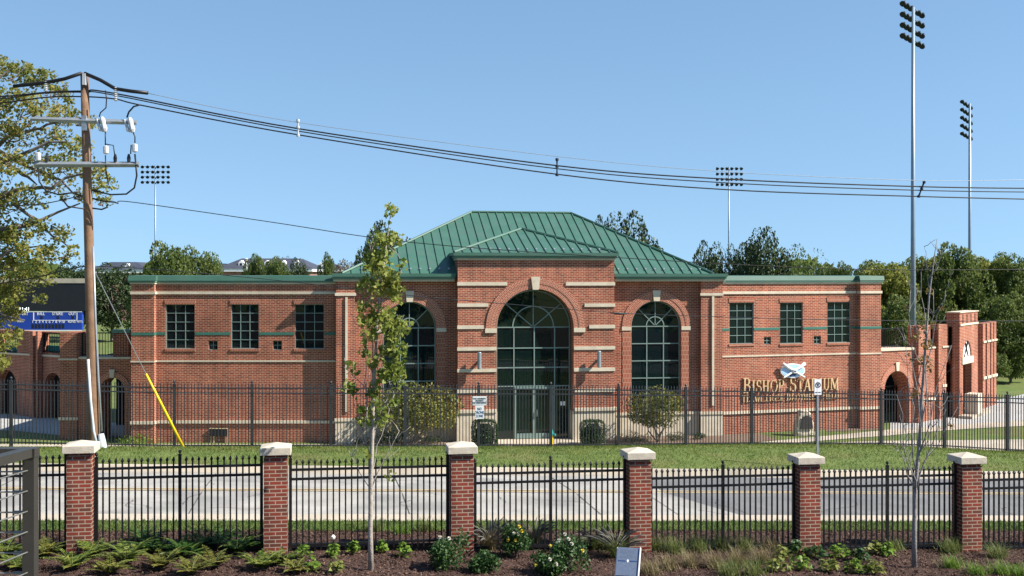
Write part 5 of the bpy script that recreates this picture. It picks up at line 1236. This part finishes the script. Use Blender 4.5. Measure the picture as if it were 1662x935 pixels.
# leafy young tree in the flower bed
def young(name, label, base, trunk, clumps, lsize, mat, seed, branches, bark=BARKL, r0=.045, dens=.72):
    g = gnd(*base); Y = g.y; t = thing(name, label, 'tree', g); rr = random.Random(seed); rg = np.random.default_rng(seed)
    T = lambda x, y, dy=0: P(x, y, Y + dy) - g
    m = MB(); n = len(trunk); m.tube([Vector((0, 0, -.1))] + [T(x, y) for x, y in trunk], r0, 9, radii=[r0 * 1.15] + [r0 * (1 - .88 * (i + 1) / n) for i in range(n)])
    ends = []
    for a, b, r in branches:
        pts = limb(m, T(*a), T(b[0], b[1], rr.uniform(-.3, .3)), r, .004, rr, 6, .03)
        for k in range(4):
            q = pts[rr.randint(2, 6)]; e = q + Vector((rr.uniform(-.28, .28), rr.uniform(-.2, .2), rr.uniform(.08, .4))); limb(m, q, e, .006, .0025, rr, 4, .06); ends.append(e)
    m.build('trunk', bark, t, None, True)
    cl = []
    for x, y, r, nn in clumps: cl.append(blob(T(x, y, rr.uniform(-.22, .22)), r / FPX * Y, int(nn * dens), rg, 1, .1))
    if cl: pos = np.concatenate(cl); v, k = leafmesh(pos, lsize, rg, .35, .8, lobes=True); mk('crown', v, k, mat, t)
    return t
cl = [(635, 334, 9, 22), (632, 345, 10, 26), (640, 342, 9, 18), (633, 364, 5, 5)]
rr = random.Random(3)
for (y0, y1, xa, xb, n) in ((380, 440, 598, 640, 260), (440, 540, 585, 650, 420), (560, 640, 590, 655, 300), (378, 420, 606, 648, 240), (415, 470, 590, 645, 420), (425, 480, 610, 662, 380), (465, 530, 578, 648, 430), (500, 560, 590, 655, 300), (550, 620, 612, 660, 330), (520, 600, 572, 610, 120), (600, 660, 585, 650, 150), (585, 640, 552, 582, 110), (520, 600, 640, 664, 90), (640, 720, 570, 600, 60), (630, 700, 600, 650, 160), (730, 790, 575, 650, 28)):
    k = max(2, n // 22)
    for i in range(k): cl.append((rr.uniform(xa, xb), rr.uniform(y0, y1), rr.uniform(8, 15), n / k))
young('young_maple', 'slender leafy young tree with pale trunk in the flower bed, left of centre', (602, 926), [(601, 860), (602, 780), (604, 720), (606, 640), (610, 560), (616, 480), (625, 410), (631, 370), (636, 334)], cl, .090, LM, 5,
    [((604, 760), (572, 640), .012), ((604, 745), (590, 560), .016), ((605, 720), (640, 600), .014), ((604, 790), (648, 700), .010), ((603, 770), (640, 640), .010), ((608, 600), (655, 520), .010), ((608, 620), (580, 500), .012), ((612, 540), (590, 440), .010), ((614, 500), (655, 430), .010), ((618, 470), (600, 395), .008), ((607, 650), (560, 590), .010), ((603, 800), (566, 730), .008)])
LBR = leaf('turning_leaves', [(.10, .07, .03), (.16, .14, .03), (.22, .12, .05), (.12, .16, .03)], .4)
cl2 = [(x, y, r, n) for x, y, r, n in [(x, y, r * 1.25, n * 3) for x, y, r, n in [(1508, 470, 8, 6), (1497, 530, 9, 9), (1505, 560, 10, 16), (1500, 585, 10, 14), (1488, 545, 8, 8), (1515, 530, 8, 6), (1478, 580, 8, 5), (1508, 600, 9, 8), (1530, 500, 5, 2), (1485, 640, 7, 4), (1470, 500, 5, 2), (1545, 690, 6, 4)]]]
young('bare_young_tree', 'thin nearly bare young tree with upright twigs in front of the rightmost pier', (1484, 922), [(1484, 850), (1486, 790), (1492, 720), (1496, 650), (1502, 560), (1508, 480), (1516, 420), (1521, 388)], cl2, .06, LBR, 8,
    [((1486, 810), (1455, 640), .012), ((1487, 800), (1530, 640), .014), ((1488, 770), (1470, 560), .014), ((1490, 740), (1545, 560), .012), ((1492, 720), (1478, 470), .012), ((1494, 690), (1515, 470), .012), ((1497, 640), (1484, 500), .010), ((1500, 600), (1535, 470), .010), ((1503, 560), (1495, 440), .008), ((1487, 800), (1440, 700), .010), ((1488, 780), (1555, 660), .009), ((1508, 480), (1500, 400), .006), ((1512, 450), (1535, 400), .006), ((1486, 790), (1468, 690), .009), ((1489, 750), (1520, 680), .009)], pm('grey_bark', (.17, .16, .15), (.32, .30, .29), 12, .9, .4, 40), dens=1)

# shrubs by the building
def shrub(name, label, g, w_, h_, z0, n, ls, mat, seed, trunks=3, cat='shrub', sq=1.0, group=None):
    t = thing(name, label, cat, g, 0, group); rg = np.random.default_rng(seed); rr = random.Random(seed); V = []
    for i in range(26):
        d = nrm(rg.normal(size=(1, 3)))[0]; c = (d[0] * w_ * .36, d[1] * w_ * .30, z0 + h_ * .5 + d[2] * h_ * .34); V.append(blob(c, w_ * .17, n // 26, rg, .85, .4))
    pos = np.concatenate(V); pos = pos[pos[:, 2] > .04]; v, k = leafmesh(pos, ls, rg, .5, .5); mk('foliage', v, k, mat, t)
    m = MB()
    for i in range(trunks): limb(m, (rr.uniform(-.08, .08), rr.uniform(-.05, .05), -.05), (rr.uniform(-.35, .35) * w_, rr.uniform(-.15, .15), z0 + h_ * .45), .035, .012, rr, 5, .06)
    m.build('stem', BARK, t); return t
LMG = leaf('magnolia_leaves', [(.05, .07, .015), (.10, .12, .025), (.22, .20, .04), (.33, .22, .07)], .25)
g = G(673, 722); shrub('magnolia_shrub', 'low spreading magnolia with yellowing leaves left of the entrance', g, 4.1, 1.75, .62, 6200, .13, LMG, 21, 6)
g = G(1066, 718); g.z = ZB; shrub('magnolia_shrub', 'low spreading magnolia with olive leaves in front of the right arched window', g, 2.7, 1.75, .62, 3600, .12, LMG, 22, 5)
def hedge(label, g, w_, h_, seed):
    t = thing('clipped_hedge', label, 'hedge', g, T9, 'clipped box bushes beside the door'); rg = np.random.default_rng(seed); N_ = 5200
    u = rg.uniform(-1, 1, (N_, 3)); a = np.argmax(np.abs(u), axis=1); s_ = np.sign(u[np.arange(N_), a]); u[np.arange(N_), a] = s_ * rg.uniform(.82, 1.04, N_)
    l4 = (np.sum(np.abs(u) ** 5, axis=1) ** .2)[:, None]; u = u / l4 * (1 + .05 * np.sin(u[:, :1] * 7 + u[:, 1:2] * 5))
    pos = u * np.array([w_ / 2, w_ / 2, h_ / 2]) * rg.uniform(.9, 1.03, (N_, 1)) + np.array([0, 0, h_ / 2 + .03]); v, k = leafmesh(pos, .055, rg, .3, .6); mk('foliage', v, k, LH, t)
    m = MB(); m.lathe([(.3, 0), (.38, .3), (.38, h_ * .7), (.2, h_ * .88)], 10); m.build('stem', DARK, t)
hedge('clipped green bush left of the glass door, behind the no drone sign', G(787, 727), 1.02, 1.12, 31)
hedge('clipped green bush right of the glass door', G(962, 723), .98, 1.02, 32)
shrub('low_shrub', 'dark low juniper under the left arched window', G(632, 724), 1.25, .75, 0, 1500, .07, LD, 33, 1)
shrub('low_shrub', 'small dark ground shrub at the foot of the left pilaster', G(590, 722), 1.0, .28, 0, 700, .06, LD, 34, 1)
shrub('low_shrub', 'dark creeping shrub beside the left magnolia stem', G(698, 720), 1.1, .3, 0, 800, .06, LD, 35, 1)
shrub('low_shrub', 'creeping shrub left of the right magnolia stem', G(1030, 717), 1.6, .34, 0, 1000, .06, LH, 36, 1)
shrub('low_shrub', 'creeping shrub right of the right magnolia stem', G(1098, 715), 1.2, .3, 0, 800, .06, LH, 37, 1)
shrub('low_shrub', 'small shrub at the foot of the right pilaster', G(1132, 713), .7, .26, 0, 500, .06, LH, 38, 1)
shrub('low_shrub', 'green low planting at the left corner of the left wing', G(225, 723), 1.8, .3, 0, 900, .07, LHO, 39, 1)
shrub('low_shrub', 'round green bush beyond the far right end of the arcade', P(1612, 600, 74) * 1 - Vector((0, 0, P(1612, 600, 74).z - ZB)), 2.4, 2.4, 0, 2400, .16, LG, 40, 2)

# ---- foreground planting
def blades(n, L, wd, spread, rg, curve=.5, base=.06, seg=4, lo=.5):
    """arched grass blades: list of quads"""
    V = []; az = rg.uniform(0, 2 * np.pi, n); ln = L * rg.uniform(lo, 1.0, n); tilt = rg.uniform(.08, spread, n); bx = rg.normal(0, base, (n, 2))
    dx, dy = np.cos(az), np.sin(az); sx, sy = -dy, dx
    pts = []
    x = bx[:, 0].copy(); y = bx[:, 1].copy(); z = np.zeros(n); a = tilt.copy()
    prev = None; quads = []
    for s in range(seg + 1):
        wv = wd * (1 - s / seg) ** .7 * .5 + .0006
        l = np.stack([x - sx * wv, y - sy * wv, z], 1); r_ = np.stack([x + sx * wv, y + sy * wv, z], 1)
        if prev is not None: quads.append(np.stack([prev[0], prev[1], r_, l], 1))
        prev = (l, r_); st = ln / seg
        x = x + dx * np.sin(a) * st; y = y + dy * np.sin(a) * st; z = z + np.cos(a) * st; a = a + curve * rg.uniform(.5, 1.3, n) * (1.6 / seg)
    return np.concatenate(quads).reshape(-1, 3)
def tuft(label, px, py, L, n, mat, seed, spread=.7, curve=.7, wd=.012, name='grass_tuft', plumes=0, group='grass tufts in the flower bed', base=.05):
    g = gnd(px, py); t = thing(name, label, 'grass', g, 0, group); rg = np.random.default_rng(seed)
    V = blades(n, L, wd, spread, rg, curve, base); mk('blades', V, 4, mat, t)
    if plumes:
        m = MB(); rr = random.Random(seed)
        for i in range(plumes):
            a = rr.uniform(0, 6.28); ti = rr.uniform(.1, .6); l = L * rr.uniform(.9, 1.25); pts = []; p = Vector((0, 0, 0)); q = ti
            for s in range(7): pts.append(p.copy()); p = p + Vector((math.cos(a) * math.sin(q), math.sin(a) * math.sin(q), math.cos(q))) * l / 6; q += .2
            m.tube(pts, .004, 5, radii=[.002, .002, .002, .004, .014, .013, .004])
        m.build('plumes', LPU, t)
    return t
def fern(label, px, py, L, nf, mat, seed, name='fern', group='ferns in the flower bed'):
    g = gnd(px, py); t = thing(name, label, 'fern', g, 0, group); rg = np.random.default_rng(seed); rr = random.Random(seed); P_, A_, S_ = [], [], []; m = MB()
    for f in range(nf):
        az = 2 * math.pi * f / nf + rr.uniform(-.4, .4); tilt = rr.uniform(.35, .9); l = L * rr.uniform(.6, 1.05); p = np.array([0., 0., .02]); k = 26; pts = []
        for s in range(k):
            d = np.array([math.cos(az) * math.sin(tilt), math.sin(az) * math.sin(tilt), math.cos(tilt)]); side = np.array([-math.sin(az), math.cos(az), 0])
            tt = s / k; w_ = L * .19 * (math.sin(math.pi * min(1, tt * 1.05 + .12)) ** .8) * (1 if tt > .12 else 0)
            if w_ > .004:
                for sg in (-1, 1): P_.append(p + side * sg * w_ * .5 + np.array([0, 0, -.1 * w_])); A_.append(side * sg + d * .35); S_.append(w_)
            if s % 4 == 0: pts.append(p.copy())
            p = p + d * l / k; tilt += .9 / k * rr.uniform(.8, 1.7)
        m.tube([tuple(q) for q in pts], .004, 4, radii=[.004] * (len(pts) - 1) + [.001])
    P_ = np.array(P_); A_ = nrm(np.array(A_)); S_ = np.array(S_); N_ = len(P_)
    n = nrm(np.tile([0, 0, 1.], (N_, 1)) + rg.normal(size=(N_, 3)) * .35); s = np.cross(n, A_); s = nrm(s); W = .030
    ks = [(-.5, 0), (-.1, .5), (.5, 0), (-.1, -.5)]
    V = np.stack([P_ + A_ * (S_ * a)[:, None] + s * W * b for a, b in ks], 1).reshape(-1, 3)
    mk('fronds', V, 4, mat, t); m.build('midribs', LF, t); return t
LF2 = leaf('fern_leaves_gold', [(.06, .07, .012), (.12, .13, .024), (.22, .20, .045), (.26, .16, .06)], .3)
LF3 = leaf('fern_leaves_deep', [(.025, .07, .012), (.05, .12, .02), (.09, .17, .03)], .4)
ferns = [(118, 925, .55, 'fern at the foot of the leftmost pier, front', LF), (150, 905, .50, 'bright fern right under the leftmost pier', LF), (205, 915, .62, 'fern with green and gold fronds right of the leftmost pier', LF), (245, 898, .60, 'tall fern reaching over the fence rail, left cluster', LF3), (262, 925, .50, 'yellowing fern near the bottom edge, left cluster', LF2), (300, 905, .60, 'fern with a dark hollow beneath, middle of the ferns', LF3), (335, 893, .62, 'upright fern against the second fence panel post', LF3), (345, 922, .50, 'golden fern near the bottom edge, middle of the ferns', LF2), (385, 900, .60, 'wide dark green fern left of the second pier', LF3), (420, 892, .50, 'fern touching the left side of the second pier', LF3), (425, 925, .52, 'pale fern on the mulch below the second pier', LF), (455, 918, .40, 'small fern right of the second pier', LF), (30, 925, .5, 'fern seen through the deck railing cables', LF), (75, 905, .45, 'fern between deck railing and leftmost pier', LF2), (180, 932, .42, 'low golden fern at the bottom edge, below the leftmost pier', LF2), (310, 934, .42, 'low fern cut by the bottom edge, below the middle ferns', LF2), (8, 905, .5, 'fern at the left picture edge', LF), (230, 880, .45, 'fern growing up against the first iron panel', LF3), (365, 880, .45, 'fern growing up against the middle of the second panel', LF3), (480, 930, .36, 'thin pale fern on open mulch right of the second pier', LF2)]
for i, (x, y, L, lb, mt) in enumerate(ferns): fern(lb, x, y, L * 1.2, 17, mt, 50 + i)
def rose(label, px, py, w_, h_, seed, flowers):
    w_ *= 1.12; g = gnd(px, py); t = thing('rose_bush', label, 'rose bush', g, 0, 'rose bushes in the flower bed'); rg = np.random.default_rng(seed); rr = random.Random(seed); V = []
    for i in range(16): V.append(blob((rr.uniform(-.3, .3) * w_, rr.uniform(-.3, .3) * w_, h_ * rr.uniform(.25, .8)), w_ * .26, 100, rg, 1, .2))
    pos = np.concatenate(V); pos = pos[pos[:, 2] > .02]; v, k = leafmesh(pos, .058, rg, .6, .62); mk('foliage', v, k, LR, t)
    m = MB()
    for i in range(6): limb(m, (0, 0, 0), (rr.uniform(-.35, .35) * w_, rr.uniform(-.3, .3) * w_, h_ * rr.uniform(.6, 1)), .01, .004, rr, 4, .05)
    m.build('stems', BARK, t)
    for (dx, dz, c) in flowers:
        m = MB(); rb = .026
        for j in range(3):
            for a in range(6):
                th = a * 1.047 + j * .5; r2 = rb * (1 - j * .27); q = Vector((math.cos(th) * r2, math.sin(th) * r2, j * .012)); s = Vector((-math.sin(th), math.cos(th), 0)) * rb * .55
                m.face([q * .3, q - s + Vector((0, 0, .008)), q * 1.35 + Vector((0, 0, .018)), q + s + Vector((0, 0, .008))])
        o = m.build('blossom', PETALY if c else PETALW, t); o.location = (dx, -w_ * .3, dz); o.rotation_euler = (R(45), 0, dx * 5)
PETALW = pm('white_petals', (.75, .72, .62), (.8, .78, .7), 10, .6); PETALY = pm('yellow_petals', (.75, .60, .08), (.8, .68, .15), 10, .6)
rose('rose bush with small pale buds at the foot of the third pier', 728, 924, .62, .60, 71, [(-.12, .58, 0), (.02, .56, 0)])
rose('rose bush with yellow and white blooms behind the fence post', 838, 905, .52, .56, 72, [(.05, .58, 1), (.09, .50, 1), (-.04, .46, 0), (.03, .45, 0), (-.14, .34, 1), (-.02, .34, 1)])
rose('rose bush with large white blooms left of the grey plaque', 922, 926, .70, .60, 73, [(-.06, .66, 0), (.0, .58, 0), (-.15, .56, 0), (-.29, .46, 1), (.22, .38, 1), (.05, .5, 0)])
rose('low rose bush at the bottom edge below the white roses', 890, 934, .5, .34, 74, [(.02, .30, 0), (.12, .22, 0), (-.2, .2, 1)])
rose('low pale green bush right of the third pier foot', 785, 928, .5, .30, 75, [])
for (x, y, L, lb, pl, mt) in [(795, 893, .50, 'grey plumed fountain grass right of the third pier', 46, LPU), (868, 884, .42, 'small plumed grass between the two rose bushes', 26, LPU), (1000, 905, .48, 'dark plumed fountain grass left of the fourth pier', 50, LPU), (968, 892, .40, 'small plumed grass behind the white roses', 26, LPU)]:
    tuft(lb, x, y, L * 1.25, 300, LTG if x > 960 else LDU, int(x), .8, .8, .010, 'fountain_grass', pl, 'plumed grasses in the flower bed', .05)
tl = [(1062, 893, .40, LTG, 'green tuft at the foot of the fourth pier'), (1098, 898, .36, LTG, 'green tuft left of the fifth fence panel post'), (1135, 895, .38, LTG, 'bright tuft in front of the fifth panel'), (1172, 892, .40, LTG, 'spiky tuft by the fifth panel middle post'), (1210, 893, .36, LTG, 'spiky tuft right of the fifth panel middle post'), (1085, 925, .32, LDU, 'faded tuft right of the grey plaque'), (1122, 920, .34, LDU, 'faded straw tuft on reddish mulch'), (1160, 922, .36, LDU, 'straw coloured tuft near the bottom edge'), (1198, 918, .38, LDU, 'wide straw coloured tuft, middle'), (1238, 915, .36, LDU, 'straw coloured tuft left of the fifth pier'), (1185, 934, .32, LTG, 'green tuft at the bottom edge below the straw tufts'), (1225, 934, .32, LTG, 'green tuft at the bottom edge left of the leafy plants'), (1055, 932, .30, LDU, 'dry tuft touching the grey plaque'), (1250, 893, .30, LDU, 'thin tuft against the fifth panel'),
      (1543, 897, .36, LTG, 'spiky tuft at the left foot of the rightmost pier'), (1546, 922, .28, LHO, 'small bright tuft below the rightmost pier'), (1618, 905, .34, LTG, 'grass tuft right of the rightmost pier'), (1585, 933, .26, LHO, 'tuft at the bottom edge under the rightmost pier'), (1625, 932, .28, LHO, 'tuft at the bottom edge near the right corner'), (1655, 934, .24, LHO, 'tuft in the bottom right corner'), (1452, 893, .30, LTG, 'tuft left of the bare tree'), (605, 862, .28, LTG, 'tuft growing behind the fence near the leafy young tree'), (690, 862, .28, LTG, 'tuft growing behind the third panel, right side'), (650, 866, .22, LHO, 'low green growth behind the third panel')]
for i, (x, y, L, mt, lb) in enumerate(tl): tuft(lb, x, y, L * 1.25, 210, mt, 200 + i, .85, .6, .009, base=.08)
def rosette(label, px, py, w_, seed, mat, n=34, h_=.25, ls=.088, name='leafy_plant', flower=None):
    g = gnd(px, py); t = thing(name, label, 'plant', g, 0, 'low leafy plants in the flower bed'); rg = np.random.default_rng(seed)
    a = rg.uniform(0, 6.28, n); r = rg.uniform(.05, 1, n) ** .7 * w_ * .5; z = h_ * (1 - (r / (w_ * .5)) ** 2 * .6) * rg.uniform(.25, 1.1, n)
    pos = np.stack([np.cos(a) * r, np.sin(a) * r, z], 1); ax = np.stack([np.cos(a), np.sin(a), -.2 * np.ones(n)], 1); v, k = leafmesh(pos, ls, rg, 2.4, .75, .3, ax); mk('leaves', v, k, mat, t)
    m = MB()
    for i in range(0, n, 3): m.tube([(0, 0, 0), tuple(pos[i])], .003, 4)
    m.build('stalks', LF, t)
    if flower: m = MB(); m.lathe([(.01, h_), (.035, h_ + .03), (.04, h_ + .06), (.01, h_ + .09)], 8, (0, -.02, .06)); m.build('blossom', PETALW, t)
LPA = leaf('pale_plant_leaves', [(.07, .11, .02), (.15, .19, .04), (.26, .27, .07), (.35, .32, .12)], .35)
rl2 = [(490, 908, .36, 'bright green leafy plant right of the second pier', LHO), (541, 905, .26, 'small leafy plant with a white bloom', LHO), (508, 928, .28, 'small plant at the bottom edge right of the second pier', LHO), (574, 900, .22, 'small green plant left of the young tree', LHO), (655, 905, .30, 'yellow green hosta on open mulch', LHO), (620, 898, .22, 'small plant just right of the leafy young tree', LHO), (545, 930, .3, 'pale spreading plant at the bottom edge left of the tree', LPA),
       (1268, 908, .42, 'pale leafy plant left foot of the fifth pier', LPA), (1292, 900, .42, 'leafy plant under the left face of the fifth pier', LR), (1325, 905, .44, 'leafy plant right foot of the fifth pier', LR), (1262, 928, .40, 'yellowish leafy plant at the bottom edge below the fifth pier', LPA), (1300, 925, .42, 'green leafy plant at the bottom edge below the fifth pier', LHO), (1345, 928, .38, 'leafy plant at the bottom edge right of the fifth pier', LPA), (1362, 905, .40, 'leafy plant in front of the sixth panel, left', LHO), (1395, 912, .40, 'leafy plant in front of the sixth panel, middle', LR), (1420, 900, .34, 'leafy plant in front of the sixth panel, near its post', LPA), (1385, 930, .36, 'yellowish plant at the bottom edge left of the bare tree', LHO), (1420, 932, .36, 'last leafy plant at the bottom edge left of the bare tree', LPA), (1440, 903, .30, 'leafy plant left of the bare tree trunk', LHO)]
for i, (x, y, w_, lb, mt) in enumerate(rl2): rosette(lb, x, y, w_, 300 + i, mt, 90 if x > 1200 else 60, flower=(i == 1))
# mulch chips and grass blades
rg = np.random.default_rng(77)
def scatter(n, v0, v1, u0, u1):
    v = rg.uniform(v0, v1, n); u = rg.uniform(u0, u1, n); x, y = u * C9 - v * S9, u * S9 + v * C9
    return x, y, np.array([terr(a, b) for a, b in zip(x, y)])
x, y, z = scatter(64000, 17.8, 23.1, -9, 19); v, k = leafmesh(np.stack([x, y, z + .012], 1), .055, rg, 1.6, .32, .5)
CH = leaf('mulch_chips', [(.030, .016, .012), (.07, .038, .028), (.12, .07, .05), (.19, .12, .09)], .0, .9)
tag(mk('mulch', v, k, CH), kind='stuff', label='dark brown bark mulch chips covering the flower bed', cat='mulch')
def grass(name, n, v0, v1, u0, u1, L, mat, label, zfun=None):
    x, y, z = scatter(n, v0, v1, u0, u1); V = []
    a = rg.uniform(0, 6.28, n); tl_ = rg.normal(0, .45, (n, 2)); ln = L * rg.uniform(.5, 1.2, n); w_ = L * .11
    b0 = np.stack([x - np.cos(a) * w_, y - np.sin(a) * w_, z], 1); b1 = np.stack([x + np.cos(a) * w_, y + np.sin(a) * w_, z], 1)
    tp_ = np.stack([x + tl_[:, 0] * ln, y + tl_[:, 1] * ln, z + ln * .85], 1); V = np.stack([b0, b1, tp_], 1).reshape(-1, 3)
    tag(mk(name, V, 3, mat), kind='stuff', label=label, cat='grass')
GB = leaf('grass_blades', [(.035, .065, .010), (.09, .14, .02), (.18, .22, .045), (.28, .27, .09)], .4, .6, 1.2)
grass('grass', 80000, 32.57, 40.5, -15, 28, .085, GB, 'mown green grass on the bank between kerb and far fence')
GB2 = leaf('verge_blades', [(.03, .06, .010), (.06, .11, .018), (.11, .17, .03), (.18, .21, .06)], .4, .6, 1.2)
grass('grass', 40000, 22.9, 24.28, -11, 19, .07, GB2, 'narrow strip of green grass between mulch and pavement')
# batting cage net and blue screen beyond the right arcade
c = P(1650, 600, 92); t = thing('netting_screen', 'dark netting with blue lower screen and white poles beyond the arcade', 'netting', (c.x, c.y, ZB))
zq = lambda py: P(0, py, 92).z - ZB
xq = lambda px: (px - 1650) / FPX * 92
NET = pm('dark_net', (.012, .014, .02), (.02, .024, .032), 3, .9); BLS = pm('blue_screen', (.06, .12, .30), (.08, .15, .36), 2, .7)
m = MB(); m.box(xq(1612), xq(1740), .2, .24, 0, zq(556)); m.build('net', NET, t)
m = MB(); m.prism([(xq(1618), zq(599)), (xq(1740), zq(600)), (xq(1740), zq(556)), (xq(1662), zq(588))], -.05, .1); m.build('blue_screen', BLS, t)
m = MB(); m.box(xq(1612), xq(1740), -.3, -.06, -.1, zq(599)); m.build('white_base', WHITE, t)
for a, b in (((1612, 600), (1662, 588)), ((1662, 588), (1740, 555)), ((1618, 590), (1620, 570)), ((1650, 560), (1668, 590)), ((1664, 600), (1664, 586))):
    m = MB(); m.tube([(xq(a[0]), -.1, zq(a[1])), (xq(b[0]), -.1, zq(b[1]))], .07, 6); m.build('pole', WHITE, t)
# transverse joints and a few cracks in the old concrete road
rr = random.Random(4); m = MB()
for u in (-12.3, -7.6, -2.9, 1.8, 6.1):
    a = [uvp(u + .01 * k * 0, 25.5 + k * .8) for k in range(9)]
    for (x0, y0), (x1, y1) in zip(a, a[1:]): m.face([(x0 - .012, y0, terr(x0, y0) + .007), (x0 + .012, y0, terr(x0, y0) + .007), (x1 + .012, y1, terr(x1, y1) + .007), (x1 - .012, y1, terr(x1, y1) + .007)])
tag(m.build('road_joints', pm('joint_tar', (.07, .065, .06), (.1, .095, .09), 5, .9)), kind='structure')
m = MB()
for s_ in range(26):
    u, v = rr.uniform(-11, 18), rr.uniform(25.8, 31.5); a = rr.uniform(0, 6.28)
    for k in range(rr.randint(4, 12)):
        u2, v2 = u + math.cos(a) * .16, v + math.sin(a) * .16; a += rr.uniform(-.6, .6)
        if not 25.6 < v2 < 31.8: break
        w_ = .009; nx, ny = -math.sin(a) * w_, math.cos(a) * w_
        q = []
        for (uu, vv_) in ((u - nx, v - ny), (u + nx, v + ny), (u2 + nx, v2 + ny), (u2 - nx, v2 - ny)): x, y = uvp(uu, vv_); q.append((x, y, terr(x, y) + .016))
        m.face(q); u, v = u2, v2
tag(m.build('road_cracks', pm('crack_dark', (.07, .065, .06), (.1, .09, .08), 5, .9)), kind='structure')
